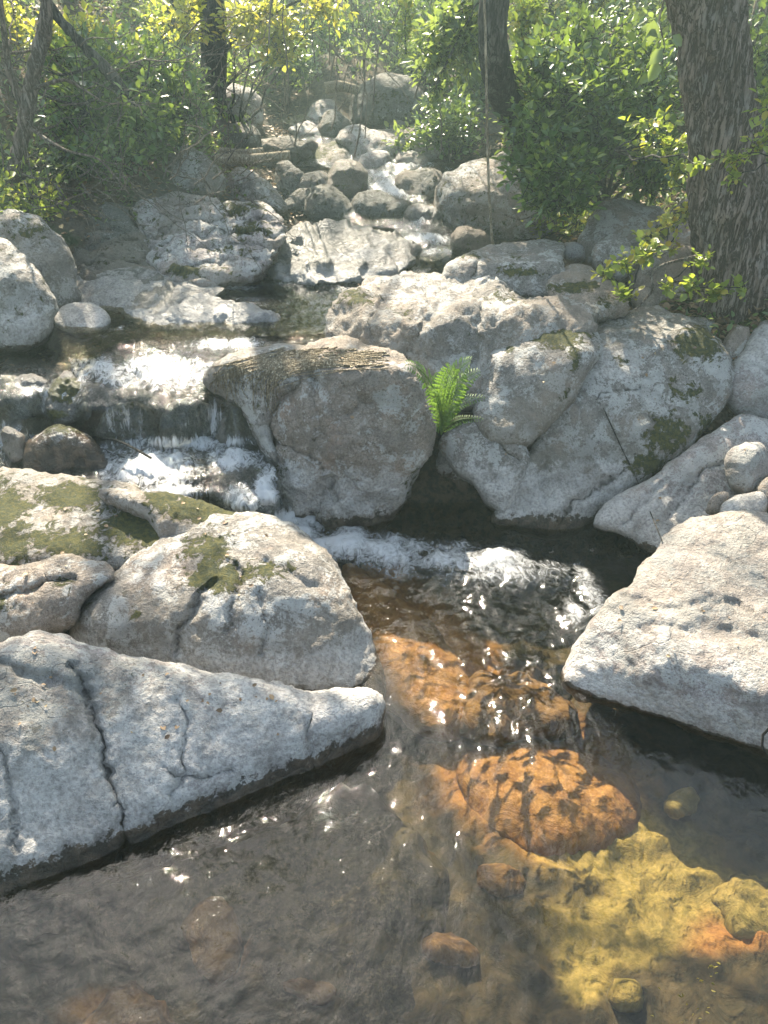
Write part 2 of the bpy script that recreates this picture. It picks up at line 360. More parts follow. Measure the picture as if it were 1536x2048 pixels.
    if wl is not None:
        hgt = V[:, 2] - wl
        at['wet'] = np.clip(1 - hgt / (2 * wetw), 0, 2); pp = np.maximum(pp, .85 * np.exp(-((hgt - wetw * 2.2 - .04) / (wetw * 2.2 + .05)) ** 2))
    else: at['wet'] = np.zeros(len(V))
    at['pale'] = pp; at['crack'] = cz; at['edge'] = np.concatenate([np.clip(d / 95, 0, 1), np.zeros(len(ids))])
    base = np.array([V[:n0, 0].mean(), V[:n0, 1].mean(), V[:, 2].min()])
    ob = mesh(name, V, FF, M[mat] if isinstance(mat, str) else mat, None, base, True, at)
    tag(ob, label, cat, group)
    BVHS.append(BVHTree.FromPolygons([Vector(v) for v in V[:n0]], [tuple(int(i) for i in f) for f in Fa]))
    return ob
def hit(px, py, default_Y=4.0):
    d = Vector(rays([(px, py)])[0]).normalized(); best = None; bn = None
    for bv in BVHS:
        h = bv.ray_cast(Vector(CAM), d)
        if h[0] is not None and (best is None or h[3] < best[3]): best = h
    if best is None:
        p = Vector(atY(px, py, default_Y)); return p, Vector((0, 0, 1))
    n = best[1]; 
    return best[0], (n if n.dot(d) < 0 else -n)
def blob(cx, cy, w_, h_, seed, k=9, sq=2.4, flat=.0):
    rng = random.Random(seed); pts = []; ph = rng.uniform(0, 6)
    for i in range(k):
        a = 2 * math.pi * i / k; ca, sa = math.cos(a), math.sin(a)
        r = (abs(ca) ** sq + abs(sa) ** sq) ** (-1 / sq) * (1 + .13 * math.sin(2 * a + ph) + rng.uniform(-.08, .08))
        pts.append((cx + w_ / 2 * ca * r, cy + h_ / 2 * sa * r))
    return pts
# ------------------------------------------------------------------ ground
def xc(Y): return np.interp(Y, [0, 3, 3.4, 5, 6, 8, 12, 40], [.3, .2, -.8, -.1, .25, -.15, -.5, -2])
def zbed(Y): return np.interp(Y, [-3, 1.2, 2.2, 2.95, 3.25, 3.5, 4.0, 4.8, 5.2, 6, 7, 8, 9, 10, 12, 14, 20, 30, 60], [-.55, -.55, -.48, -.38, .05, .30, .40, .48, .64, .86, 1.10, 1.36, 1.62, 2.0, 3.0, 4.2, 6.5, 7.5, 8])
def halfw(Y): return np.interp(Y, [0, 3.0, 3.6, 4.6, 6, 8, 12, 20], [1.5, 1.5, 1.3, 1.1, .95, .8, .5, .1])
def gz(X, Y):
    X = np.asarray(X, float); Y = np.asarray(Y, float)
    s = np.maximum(np.abs(X - xc(Y)) - halfw(Y), 0)
    side = .42 * s + .10 * s * s / (1 + .12 * s)
    side = 3.2 * np.tanh(side / 3.2) * np.interp(Y, [0, 3, 12], [.55, .8, 1.0])
    P = np.stack([X.ravel(), Y.ravel(), np.zeros(X.size)], 1)
    bed = np.clip(1 - s / .5, 0, 1) * (Y > 5); side = side - .10 * bed
    n = .30 * fbm(P, .35, 3, 5) * np.interp(np.abs(Y.ravel()), [4, 8, 16], [.1, .5, 2]) + .07 * fbm(P, 2.1, 4, 9)
    return zbed(Y) + side + n.reshape(X.shape) - .42 * np.exp(-((X - 1.7) / .6) ** 2 - ((Y - 3.0) / .62) ** 2)
gy = np.concatenate([np.arange(-1.5, 6, .07), np.arange(6, 14, .12), np.geomspace(14, 90, 60)])
gx = np.concatenate([-np.geomspace(90, 4, 45)[:-1], np.arange(-4, 4.01, .08), np.geomspace(4, 90, 45)[1:]])
GX, GY = np.meshgrid(gx, gy); GZ = gz(GX, GY)
nyy, nxx = GX.shape; idx = np.arange(nyy * nxx).reshape(nyy, nxx)
GF = np.stack([idx[:-1, :-1], idx[:-1, 1:], idx[1:, 1:], idx[1:, :-1]], -1).reshape(-1, 4)
under = np.clip(1 - (np.abs(GX - xc(GY)) - halfw(GY)) / .35, 0, 1) * (GY < 9.5)
GV = np.stack([GX, GY, GZ], -1).reshape(-1, 3)
ground = mesh('ground', GV, GF, M['ground'], None, (0, 0, 0), True, {'under': under.ravel()}); ground['kind'] = 'structure'
BVHG = BVHTree.FromPolygons([Vector(v) for v in GV], [tuple(int(i) for i in f) for f in GF])

# ------------------------------------------------------------------ rocks of the lower pool
rock('low_slab', 'long pale grey slab split by a deep crack, filling the lower left edge of the pool',
     [(-330,1330),(-150,1300),(0,1290),(55,1268),(150,1276),(330,1315),(480,1350),(640,1380),(728,1378),(762,1394),(764,1440),(756,1490),(712,1540),(650,1590),(580,1645),(480,1690),(380,1720),(250,1760),(100,1800),(20,1840),(-150,1930),(-330,2030)],
     [(380,1600,1.43,36,26),(380,1640,1.425,80,29)], R_=60, B=.07, T=.30, step=6, soft=.012, wl=0, wetw=.05,
     grooves=[([(150,1330),(172,1372),(190,1440),(215,1540),(245,1640),(240,1720)],8,.032,.9),([(340,1590),(370,1540),(372,1440),(350,1400)],6,.014,.55),
              ([(455,1320),(560,1370),(690,1385)],8,.02,.6),([(330,1540),(400,1560),(470,1545)],5,.012,.8),([(0,1330),(60,1345),(150,1372),(172,1380)],9,.02,.4),([(620,1400),(615,1470),(625,1530)],6,.014,.35),([(0,1500),(25,1600),(30,1700)],6,.015,.5)],
     bumps=[(90,1480,90,.035),(420,1430,120,.02),(680,1430,60,.02)], moss=[(60,1385,60,22,.40),(260,1355,40,20,.3)], pale=[(150,1600,160,70,.75),(500,1560,200,60,.7),(700,1430,60,60,.7),(250,1450,400,150,.42)],
     amp=(.012,.008,.004), mat='granite_pale')
rock('rounded_boulder', 'big rounded grey boulder with dark moss patches and lichen, between low slab and chute',
     [(135,1245),(150,1195),(200,1150),(270,1108),(330,1065),(370,1045),(430,1022),(520,1030),(600,1050),(655,1092),(695,1145),(722,1215),(748,1290),(768,1345),(762,1400),(760,1455),(640,1470),(480,1440),(300,1380),(160,1320)],
     [(755,1412,1.875,50,0),(560,1130,2.20,24,-4),(250,1200,2.08,44,-28)], R_=130, B=.20, T=.35, step=6, soft=.03, wl=0, wetw=.012,
     grooves=[([(470,1130),(478,1170),(468,1210),(455,1260)],7,.018,.8),([(430,1170),(405,1200),(370,1240),(350,1310)],7,.025,.8),([(520,1190),(535,1250),(525,1310)],7,.02,.35),([(380,1060),(430,1075),(520,1120),(640,1180)],10,.015,.3)],
     bumps=[(480,1240,70,.03),(230,1230,60,.03)], allmoss=.12, moss=[(420,1105,60,55,.9),(440,1150,80,42,1.0),(535,1142,70,26,.8),(385,1095,36,36,.7),(280,1225,34,22,.6),(190,1215,20,30,.5)],
     pale=[(620,1340,160,60,.75),(300,1160,90,60,.55),(430,1200,80,60,.5)], amp=(.016,.008,.0035), mat='granite')
rock('mossy_boulder', 'grey boulder with wide green moss blankets at the left edge, above the cracked low slab',
     [(-330,985),(-90,945),(0,936),(60,936),(130,944),(200,955),(270,975),(335,1000),(395,1035),(400,1070),(350,1115),(240,1150),(120,1160),(-90,1150),(-330,1150)],
     [(150,1120,2.33,56,-8),(180,980,2.72,14,-8)], R_=60, B=.10, T=.35, step=6, soft=.03,
     allmoss=.2, moss=[(140,990,100,42,.95),(290,1055,120,55,1.05),(10,1010,60,70,1.0),(130,1090,110,45,.95),(30,1090,60,55,.85)], pale=[(100,1040,120,30,.4)],
     amp=(.016,.010,.005), mat='granite')
rock('moss_ridge_rock', 'narrow rock crest covered in yellow moss, running from the mossy boulder to the chute',
     [(200,985),(300,986),(380,998),(440,1020),(520,1034),(560,1050),(540,1090),(440,1090),(350,1090),(290,1040)],
     [(400,1060,2.44,34,0)], R_=40, B=.07, T=.25, step=6, moss=[(400,1020,100,30,1.2),(330,1000,60,30,.9)], amp=(.014,.014,.007), mat='granite')
rock('wedged_slab', 'brownish lichen slab wedged under the mossy boulder at the left edge',
     [(-330,1120),(-90,1115),(0,1125),(110,1118),(220,1125),(230,1160),(170,1190),(150,1250),(110,1275),(40,1300),(-90,1330),(-330,1380)],
     [(80,1250,2.06,60,-5),(80,1140,2.22,22,-5)], R_=40, B=.06, T=.3, step=6, soft=.02, moss=[(130,1170,50,30,.6),(20,1200,50,40,.4)], grooves=[([(0,1190),(80,1170),(150,1160)],8,.03,.7)],
     amp=(.016,.012,.005), mat='granite_pink')
rock('wedge_boulder', 'sunlit wedge of pale granite with a straight shaded lower face, right side of the pool',
     [(1128,1362),(1150,1300),(1185,1240),(1215,1195),(1260,1160),(1300,1112),(1345,1060),(1385,1032),(1440,1027),(1520,1030),(1680,1050),(1680,1560),(1560,1520),(1480,1490),(1400,1462),(1300,1420),(1210,1400),(1160,1398)],
     [(1480,1382,1.72,12,-6),(1480,1480,1.70,80,-27),(1200,1250,2.05,50,-52)], R_=26, B=.035, T=.42, step=6, soft=.012, wl=0, wetw=.012,
     grooves=[([(1290,1260),(1400,1262),(1536,1290)],16,.022,.15),([(1420,1110),(1500,1150),(1560,1170)],7,.016,.5),([(1240,1190),(1330,1215),(1420,1200),(1540,1225)],5,.014,.4)], bumps=[(1400,1200,90,.03),(1500,1120,80,.02),(1290,1320,60,.015)],
     pale=[(1350,1300,220,120,.5),(1400,1440,240,40,.55)], amp=(.016,.008,.0045), mat='granite_pale', jit=.6)
# ------------------------------------------------------------------ central rocks
rock('central_boulder', 'large blocky boulder with a steep shaded face left of the fern, above the chute',
     [(505,790),(520,745),(560,712),(620,690),(680,683),(740,690),(800,704),(840,735),(862,785),(872,850),(862,905),(835,962),(800,1010),(770,1050),(755,1085),(700,1100),(620,1075),(575,1030),(553,970),(548,910),(525,850)],
     [(690,800,3.02,78,6),(700,735,3.10,10,-6),(580,900,3.06,72,-38),(660,1000,2.98,86,2)], R_=38, B=.07, T=.5, step=6, soft=.025, wl=0, wetw=.06,
     grooves=[([(530,880),(580,893),(625,902),(640,940)],8,.03,.8),([(628,760),(640,850),(640,900),(660,960)],9,.03,.35),([(660,960),(640,1010),(620,1060)],10,.03,.7),([(690,960),(740,1010),(760,1040)],9,.02,.5),([(640,850),(700,830),(745,800)],6,.015,.5)],
     bumps=[(700,900,110,.05),(600,820,50,.03),(690,1030,50,.04)], moss=[(560,930,40,50,.5),(830,960,40,50,.55)], allmoss=.1, pale=[(720,830,100,80,.35),(650,725,120,35,.4)],
     amp=(.026,.018,.006), mat='granite_pink', terr=.015)
rock('root_hung_rock', 'low dark ledge hung with straw coloured dead roots, left of the blocky boulder',
     [(410,765),(420,735),(455,712),(520,697),(600,683),(660,680),(690,700),(640,740),(570,780),(545,850),(560,930),(520,900),(490,835),(450,800)],
     [(480,730,3.22,14,-10),(480,760,3.20,78,-25)], R_=24, B=.05, T=.4, step=6, soft=.02, amp=(.016,.014,.006), mat='granite', allmoss=.25)
rock('ridged_ledge', 'long humped ledge with crumpled sunlit crest and moss tufts behind the central boulder',
     [(648,665),(660,620),(690,580),(740,556),(800,545),(880,543),(940,552),(1000,566),(1080,590),(1150,592),(1200,620),(1190,680),(1100,720),(980,800),(900,830),(860,790),(800,740),(720,710),(660,700)],
     [(880,690,3.42,44,-4),(900,590,3.74,12,-8),(700,640,3.62,45,-40)], R_=50, B=.09, T=.5, step=6, soft=.03,
     grooves=[([(770,600),(740,640),(745,690)],9,.03,.4),([(880,580),(860,640),(800,700)],9,.03,.3),([(960,620),(955,700),(940,760)],9,.03,.4)],
     bumps=[(820,650,60,.05),(900,640,50,.04),(1000,620,60,.03)], moss=[(720,600,45,22,.8),(800,620,50,22,.45),(1010,590,60,24,.6),(700,700,40,30,.4),(930,660,40,40,.4)], pale=[(850,580,150,40,.5)],
     amp=(.024,.024,.009), mat='granite', terr=.02)
rock('oval_slab', 'smooth oval grey slab with a square dark moss patch, right behind the fern',
     [(942,790),(955,750),(972,705),(1000,678),(1050,655),(1100,636),(1150,640),(1190,665),(1200,710),(1165,760),(1140,810),(1100,850),(1050,895),(990,885),(945,850)],
     [(1050,780,3.20,54,-10),(1100,670,3.42,20,0)], R_=50, B=.09, T=.4, step=6, soft=.03,
     moss=[(1120,665,64,42,1.1),(1150,715,22,40,.7),(1020,690,15,14,.75),(1060,675,15,10,.7),(1125,790,22,35,.5)], amp=(.014,.010,.004), mat='granite', pale=[(1000,730,50,60,.4)])
rock('great_slab', 'great smooth slab with lichen, moss and a white washed foot, on the right bank',
     [(1165,690),(1195,650),(1240,628),(1300,618),(1360,626),(1410,650),(1450,690),(1472,740),(1470,790),(1430,850),(1360,910),(1290,962),(1230,1010),(1160,1060),(1100,1075),(1040,1060),(985,1045),(1010,985),(1035,930),(1065,880),(1110,835),(1150,780)],
     [(1200,900,3.12,55,6),(1280,665,3.55,14,-4),(1100,990,3.01,70,0)], R_=34, B=.06, T=.5, step=6, soft=.04, wl=0, wetw=.05,
     grooves=[([(1190,800),(1240,780),(1280,770)],5,.012,.9),([(1090,1000),(1095,960),(1080,910)],7,.02,.5),([(1195,660),(1240,680),(1300,695)],5,.015,.6),([(1200,715),(1280,730),(1310,770)],5,.012,.35),([(1110,1045),(1160,1000),(1200,970),(1240,940)],6,.025,.9),([(1280,770),(1275,800),(1300,840)],5,.012,.5)],
     moss=[(1395,690,56,44,1.0),(1240,720,26,18,.6),(1370,790,60,40,.55),(1330,870,60,55,.85),(1300,930,60,34,.9),(1420,850,60,34,.7),(1345,760,20,20,.5)],
     pale=[(1150,990,190,46,1.25),(1230,720,80,60,.8),(1060,1010,70,44,1.3),(1180,1010,140,40,1.3)], amp=(.018,.009,.004), mat='granite')
rock('broken_foot_block', 'grey triangular block with a white patch below the fern, above the dark gap',
     [(878,885),(905,862),(950,845),(1000,868),(1045,885),(1050,930),(1035,1000),(1010,1040),(975,1015),(945,965),(905,935)],
     [(960,920,3.10,64,-12)], R_=26, B=.05, T=.4, step=6, wl=0, wetw=.05, pale=[(960,960,60,40,.9)], grooves=[([(960,850),(1000,900),(1040,930)],6,.02,.8)], amp=(.016,.010,.004), mat='granite')
rock('gap_rock', 'dark brown wet rock in the gap below the fern', 
     [(740,1080),(770,1020),(840,970),(880,900),(920,900),(960,960),(1000,1030),(1100,1050),(1220,1040),(1320,1100),(1300,1160),(1100,1140),(900,1110)],
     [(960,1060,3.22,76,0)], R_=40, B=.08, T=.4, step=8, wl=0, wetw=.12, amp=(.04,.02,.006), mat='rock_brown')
rock('diagonal_slab', 'bluish pale slab rising diagonally beneath the small stones on the right edge',
     [(1185,1045),(1240,985),(1300,950),(1370,905),(1430,865),(1480,828),(1540,838),(1700,870),(1700,1180),(1420,1180),(1330,1130),(1300,1105),(1250,1070)],
     [(1350,1000,2.92,42,-6)], R_=26, B=.04, T=.4, step=6, grooves=[([(1330,1035),(1370,985),(1410,950),(1470,920)],7,.025,.75),([(1100,1040),(1180,1015),(1260,960)],6,.03,.9),([(1240,1040),(1290,1010),(1330,960)],5,.015,.5)],
     pale=[(1270,1050,120,60,1.3),(1400,950,150,90,.4)], amp=(.016,.008,.003), mat='granite_pale', wl=0, wetw=.03)
rock('rounded_white_boulder', 'rounded boulder with a bright white sunlit cap at the right edge beside the tree foot',
     [(1455,770),(1470,725),(1490,690),(1505,655),(1540,635),(1700,640),(1700,880),(1560,870),(1500,850),(1465,815)],
     [(1540,800,3.32,62,-10),(1560,690,3.45,26,0)], R_=50, B=.09, T=.4, step=6, soft=.03, pale=[(1530,700,70,60,.9)], amp=(.016,.008,.004), mat='granite_pale', group='stones on the right bank')
rock('brown_stone', 'small brown angular stone with one pale edge, wedged beside the white capped boulder',
     [(1443,700),(1455,668),(1475,648),(1500,655),(1502,690),(1490,715),(1462,722)], [(1475,690,3.55,60,-20)], R_=14, B=.04, T=.15, step=4, amp=(.008,.006,.003), mat='granite_pink', group='stones on the right bank')
rock('egg_stone', 'egg shaped pinkish grey stone resting on the diagonal slab at the right edge',
     [(1448,925),(1460,900),(1490,884),(1522,886),(1536,905),(1540,950),(1520,985),(1480,990),(1455,970)], [(1495,960,2.80,52,0)], R_=48, B=.10, T=.14, step=4, amp=(.006,.003,.002), mat='granite_pale', group='stones on the right bank')
rock('cream_stone', 'flat cream coloured sunlit stone, widest of the small stones on the right edge',
     [(1440,1030),(1446,1008),(1480,992),(1520,985),(1533,1000),(1528,1030),(1500,1042),(1455,1040)], [(1490,1025,2.62,38,0)], R_=20, B=.035, T=.10, step=4, amp=(.005,.003,.002), mat='granite_pale', pale=[(1490,1010,60,30,.9)], group='stones on the right bank')
rock('tan_stone', 'small tan upright stone just left of the flat cream stone',
     [(1412,1025),(1420,1000),(1440,985),(1458,988),(1450,1010),(1436,1030)], [(1435,1020,2.68,50,-10)], R_=14, B=.03, T=.08, step=4, amp=(.004,.003,.002), mat='granite_pink', group='stones on the right bank')
rock('corner_stone', 'grey stone cut by the right edge, above the flat cream stone',
     [(1510,975),(1530,955),(1580,950),(1600,1000),(1560,1045),(1530,1020)], [(1545,1000,2.72,45,0)], R_=18, B=.04, T=.1, step=4, amp=(.004,.003,.002), mat='granite', group='stones on the right bank')
# ------------------------------------------------------------------ right bank behind
rock('flat_topped_ledge', 'flat topped sunlit ledge with moss spots, to the right of the thin hanging vine',
     [(888,560),(905,530),(945,505),(990,490),(1050,480),(1110,476),(1128,490),(1125,530),(1140,570),(1100,600),(1000,590),(930,580)],
     [(1000,560,3.98,48,-6),(1020,505,4.20,7,-4)], R_=22, B=.05, T=.4, step=5, soft=.02, moss=[(1030,512,14,10,.9),(1040,545,60,14,.8),(940,515,40,14,.7)], amp=(.014,.012,.005), mat='granite', grooves=[([(950,560),(955,530),(970,515)],5,.03,.5)])
rock('moss_streaked_stone', 'knobbly sunlit stone streaked with yellow moss, behind the oval slab',
     [(1092,570),(1105,545),(1140,525),(1180,530),(1215,555),(1240,590),(1250,625),(1200,640),(1150,620),(1110,600)],
     [(1170,600,3.72,44,0),(1160,550,3.95,18,0)], R_=22, B=.05, T=.3, step=5, moss=[(1150,575,70,16,1.0),(1210,610,30,22,.7)], amp=(.016,.016,.006), mat='granite_pink')
rock('pointed_pale_rock', 'pale rock with a pointed top, between the big round boulder and the large trunk',
     [(1140,515),(1150,480),(1170,445),(1200,418),(1250,400),(1310,405),(1340,440),(1320,500),(1260,530),(1190,535)],
     [(1230,490,4.5,62,-20),(1230,430,4.7,30,-10)], R_=22, B=.06, T=.5, step=5, amp=(.018,.014,.006), mat='granite')
rock('knobby_rock', 'small knobby shaded rock below the pointed pale rock',
     [(1183,515),(1192,485),(1220,468),(1252,472),(1268,500),(1272,535),(1240,560),(1200,545)], [(1225,525,4.15,60,-10),(1225,480,4.25,25,0)], R_=18, B=.05, T=.3, step=5, amp=(.012,.012,.006), mat='granite')
rock('leaning_rock', 'brown leaning rock overgrown with moss and small leaves at the foot of the large trunk',
     [(1255,560),(1262,510),(1290,470),(1330,430),(1375,405),(1420,400),(1430,480),(1425,580),(1380,630),(1310,630),(1265,600)],
     [(1350,540,4.1,66,-25),(1340,440,4.35,30,-20)], R_=24, B=.07, T=.5, step=6, moss=[(1300,470,40,40,.9),(1370,430,50,20,.95)], amp=(.02,.016,.006), mat='granite_pink')
for i, (x, y, ww, hh, Y, lb, mt) in enumerate([
    (1150,620,60,40,3.75,'small pale stone behind the mossy corner of the oval slab','granite_pale'),(1080,612,70,34,3.72,'low stone between the ridged ledge and the moss streaked stone','granite'),
    (1145,505,50,34,4.45,'small round stone left of the knobby rock','granite_pale'),(1400,655,70,34,3.72,'grey stone half buried at the foot of the large trunk','granite'),
    (1515,632,46,30,3.75,'bluish round stone in front of the large trunk at the right edge','granite_pale'),(1455,640,54,24,3.85,'pale flat stone in the leaf litter at the trunk foot','granite_pale'),
    (1290,600,60,44,3.85,'shaded stone under the small leafy sprig','granite_pink'),(1310,640,120,50,3.75,'low stone behind the top edge of the great slab','granite')]):
    rock('bank_stone', lb, blob(x, y, ww, hh, 50 + i), [(x, y + hh * .3, Y, 50, 0)], R_=hh * .45, B=.05, T=.18, step=5, amp=(.008,.008,.004), mat=mt, group='stones on the right bank')
# ------------------------------------------------------------------ left side
rock('left_edge_boulder', 'tall grey boulder at the left edge, its foot in the water',
     [(-90,470),(0,478),(45,500),(75,535),(98,580),(112,620),(105,660),(85,690),(60,702),(20,700),(-90,710)],
     [(30,640,3.72,66,8),(10,500,3.95,35,10)], R_=40, B=.10, T=.5, step=5, soft=.03, wl=.58, wetw=.03, amp=(.016,.012,.005), mat='granite', allmoss=.25, moss=[(85,560,14,60,.5)])
rock('flat_white_stone', 'low white washed stone lying in the water beside the left edge boulder',
     [(108,650),(112,625),(140,608),(180,607),(210,625),(218,645),(200,665),(150,672)], [(160,650,3.98,24,0)], R_=18, B=.04, T=.15, step=4, wl=.58, wetw=.015, pale=[(160,635,60,30,1)], amp=(.01,.005,.002), mat='granite_pale')
rock('left_bank_rock', 'shaded mossy rock above the left edge boulder',
     [(-60,460),(20,428),(80,440),(120,480),(150,540),(160,600),(120,625),(60,580),(0,520),(-60,510)], [(60,520,4.35,55,15)], R_=26, B=.08, T=.5, step=6, moss=[(60,460,70,40,.6)], amp=(.02,.014,.006), mat='granite')
rock('foliated_bedrock', 'broad layered bedrock ramp with sunlit stripes, left of the upper pool',
     [(262,425),(280,402),(330,392),(400,390),(460,400),(520,412),(560,430),(572,460),(560,500),(530,540),(480,565),(400,575),(330,560),(300,520),(280,470)],
     [(420,500,4.85,22,-8)], R_=26, B=.07, T=.4, step=4, strata=(.2,.5,.83,9,.035), moss=[(370,545,40,14,1.1),(480,420,60,20,.8),(500,465,60,20,.8),(440,500,60,14,.6)], allmoss=.34, amp=(.022,.008,.003), mat='granite_pale',
     grooves=[([(262,425),(290,470),(310,510)],6,.05,.8),([(295,470),(380,440),(470,436),(560,452)],4,.035,.8),([(305,500),(390,466),(480,462),(565,478)],4,.035,.8),([(320,525),(400,495),(490,490),(560,505)],4,.03,.7),([(330,548),(420,522),(520,520)],4,.03,.7),([(290,440),(360,418),(450,412)],4,.03,.6)], pale=[(400,500,120,60,.35)])
rock('grey_bank_ramp', 'dull grey cracked ramp of bedrock to the left of the layered one',
     [(110,540),(125,470),(150,430),(200,415),(250,420),(275,455),(300,510),(330,560),(300,600),(220,600),(150,590)],
     [(210,530,4.75,24,-4)], R_=26, B=.06, T=.4, step=5, allmoss=.3, strata=(.4,.5,.8,7,.03), amp=(.026,.010,.004), mat='granite_far', grooves=[([(180,500),(230,470),(290,500)],6,.03,.7),([(150,470),(200,455),(270,465)],5,.03,.7),([(140,545),(210,525),(290,540)],5,.03,.7)])
rock('waterside_shelf', 'low smooth shelf sloping into the stream below the grey ramp',
     [(130,600),(150,545),(220,530),(300,540),(380,560),(450,575),(420,600),(330,620),(230,650),(160,640)], [(260,600,4.35,16,0)], R_=26, B=.04, T=.3, step=5, amp=(.02,.012,.004), mat='granite_far', wl=.6, wetw=.02, pale=[(300,570,100,30,.5)])
rock('sparkling_wet_rock', 'wet rock covered in sun glints, in the middle of the stream',
     [(232,610),(250,585),(290,568),(340,565),(380,590),(420,600),(440,630),(400,660),(340,668),(290,660),(250,640)], [(330,630,4.15,10,-4)], R_=24, B=.05, T=.2, step=4, amp=(.03,.024,.012), mat='granite_wet', wl=.58, wetw=.0)
rock('dark_wet_rock', 'dark wet hump with a pale back in the stream, right of the glinting rock',
     [(335,640),(360,605),(410,588),(470,598),(520,615),(560,640),(555,665),(500,680),(420,678),(360,668)], [(450,655,4.02,40,0),(430,605,4.2,8,0)], R_=22, B=.05, T=.2, step=4, amp=(.02,.02,.008), mat='granite_wet', wl=.58, wetw=.03, pale=[(420,610,60,16,.9)])
rock('sheet_flow_rock', 'wide wet slab with a blue white sheen at the head of the upper pool',
     [(500,560),(520,505),(555,470),(610,452),(690,448),(760,460),(810,480),(835,505),(820,535),(780,552),(700,565),(600,575)],
     [(700,540,4.82,14,8),(590,545,4.78,40,-45)], R_=28, B=.07, T=.3, step=4, amp=(.026,.010,.004), mat='granite_wet', wl=.66, wetw=.0, pale=[(720,515,90,18,.75),(770,490,30,12,.6)], strata=(.7,.3,.6,5,.04), grooves=[([(560,545),(640,520),(740,500)],6,.02,.6)])
# stream rocks in the cascade
rock('moss_tuft_rock', 'small golden moss tufted rock standing in the fast water at the left',
     [(92,820),(98,775),(115,748),(140,738),(160,760),(178,800),(182,830),(150,848),(110,845)], [(135,800,3.32,45,0)], R_=22, B=.06, T=.2, step=4, moss=[(130,780,45,30,1.2),(110,830,30,15,.9)], amp=(.014,.014,.008), mat='granite_wet')
rock('arched_wet_rock', 'dark arched rock with a thin sunlit rim, standing in the falling water on the left',
     [(30,940),(45,890),(75,865),(115,852),(155,862),(190,885),(215,915),(225,960),(120,975),(40,970)], [(120,930,3.02,68,0)], R_=30, B=.08, T=.25, step=5, moss=[(130,860,70,12,.8)], amp=(.014,.010,.004), mat='granite_wet', wl=.3, wetw=.1)
rock('fall_lip_rock', 'dark brown boulder under the small waterfall in front of the roots',
     [(320,880),(325,830),(345,802),(385,795),(420,808),(440,850),(445,900),(390,910),(340,905)], [(380,860,3.27,76,0)], R_=24, B=.07, T=.2, step=5, amp=(.012,.010,.004), mat='granite_wet')
rock('left_fall_rock', 'submerged dark rock wall under the falling water at the left edge',
     [(-90,760),(60,755),(200,770),(330,790),(330,880),(250,905),(100,900),(-90,910)], [(150,830,3.42,74,0)], R_=30, B=.06, T=.25, step=7, amp=(.03,.02,.006), mat='granite_wet')
rock('chute_dome_rock', 'rounded rock under the white chute, beside the central boulder',
     [(420,960),(435,920),(470,898),(510,905),(540,940),(555,985),(560,1030),(520,1060),(450,1040),(420,1010)], [(490,980,2.99,60,10),(480,915,3.12,20,0)], R_=30, B=.06, T=.2, step=5, amp=(.012,.008,.004), mat='granite_wet', moss=[(520,940,12,20,.8)])
for i, (o_, Y_, tl, lb, ms) in enumerate([([(190,880),(200,830),(225,805),(262,800),(300,815),(315,860),(312,900),(250,905)],3.235,74,'dark mossy rock face under the thin falling water, left of the brown boulder',.35),
    ([(440,880),(448,830),(470,810),(500,830),(520,880),(525,915),(480,910)],3.20,72,'small dark wet rock in the corner below the hanging roots',.2),
    ([(0,800),(10,765),(50,748),(95,760),(110,800),(100,830),(40,835)],3.36,55,'dark bluish wet stone at the left edge in front of the moss tufted rock',.0),
    ([(372,728),(385,708),(415,702),(440,715),(438,740),(400,748)],3.66,34,'low wet stone in the glittering water by the root draped ledge',.3),
    ([(205,690),(215,672),(245,668),(268,680),(262,700),(230,704)],3.85,30,'small wet stone in the glittering water near the flat white stone',.2),
    ([(0,900),(0,860),(28,850),(48,870),(52,920),(20,940)],3.05,68,'dark wet stone at the left edge beside the arched rock',.3)]):
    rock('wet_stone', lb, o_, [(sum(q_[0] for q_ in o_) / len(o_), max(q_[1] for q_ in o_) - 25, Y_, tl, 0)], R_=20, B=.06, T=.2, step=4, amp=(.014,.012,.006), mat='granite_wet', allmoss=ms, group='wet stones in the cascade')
# ------------------------------------------------------------------ upstream boulders
UP = 'boulders of the upper streambed'
def ysolve(px, py, y0=3.0, off=0.0):
    d = rays([(px, py)])[0]; Ys = np.arange(y0, 30, .02); P = CAM + d * (Ys / d[1])[:, None]
    m = np.where(P[:, 2] < gz(P[:, 0], P[:, 1]) + off)[0]; return float(Ys[m[0]]) if len(m) else 12.0
def ub(name, label, outl, Y, py, tilt=66, mat='granite_far', top=None, R_=26, **k):
    cx = sum(p[0] for p in outl) / len(outl); Y = ysolve(cx, max(p[1] for p in outl) - 8, 4.4)
    fac = [(cx, py, Y, tilt, k.pop('yaw', 0))]
    if top: fac.append((cx, top, Y + .25, 22, 0))
    k.setdefault('amp', (.016, .012, .005)); k.setdefault('T', .4); k.setdefault('B', .12); k.setdefault('step', 4); k.setdefault('allmoss', .36)
    return rock(name, label, outl, fac, R_=R_, mat=mat, group=UP, soft=.04, **k)
ub('great_round_boulder', 'largest round boulder of the upper stream, dark and mossy on top, under the glossy shrub',
   [(868,420),(872,375),(890,345),(930,330),(975,318),(1020,305),(1060,320),(1110,330),(1160,370),(1170,430),(1140,480),(1080,500),(1000,500),(940,490),(895,470)], 5.35, 460, 72, R_=90, B=.40, T=.7, moss=[(1000,315,90,14,.8)], pale=[(890,380,20,50,.3)], step=5, mat='granite')
ub('dark_egg_boulder', 'dark egg shaped boulder at the foot of the largest round boulder', [(900,505),(900,480),(915,455),(938,447),(965,458),(985,485),(990,515),(950,525),(915,522)], 4.75, 500, 70, 'rock_brown', R_=34, B=.14)
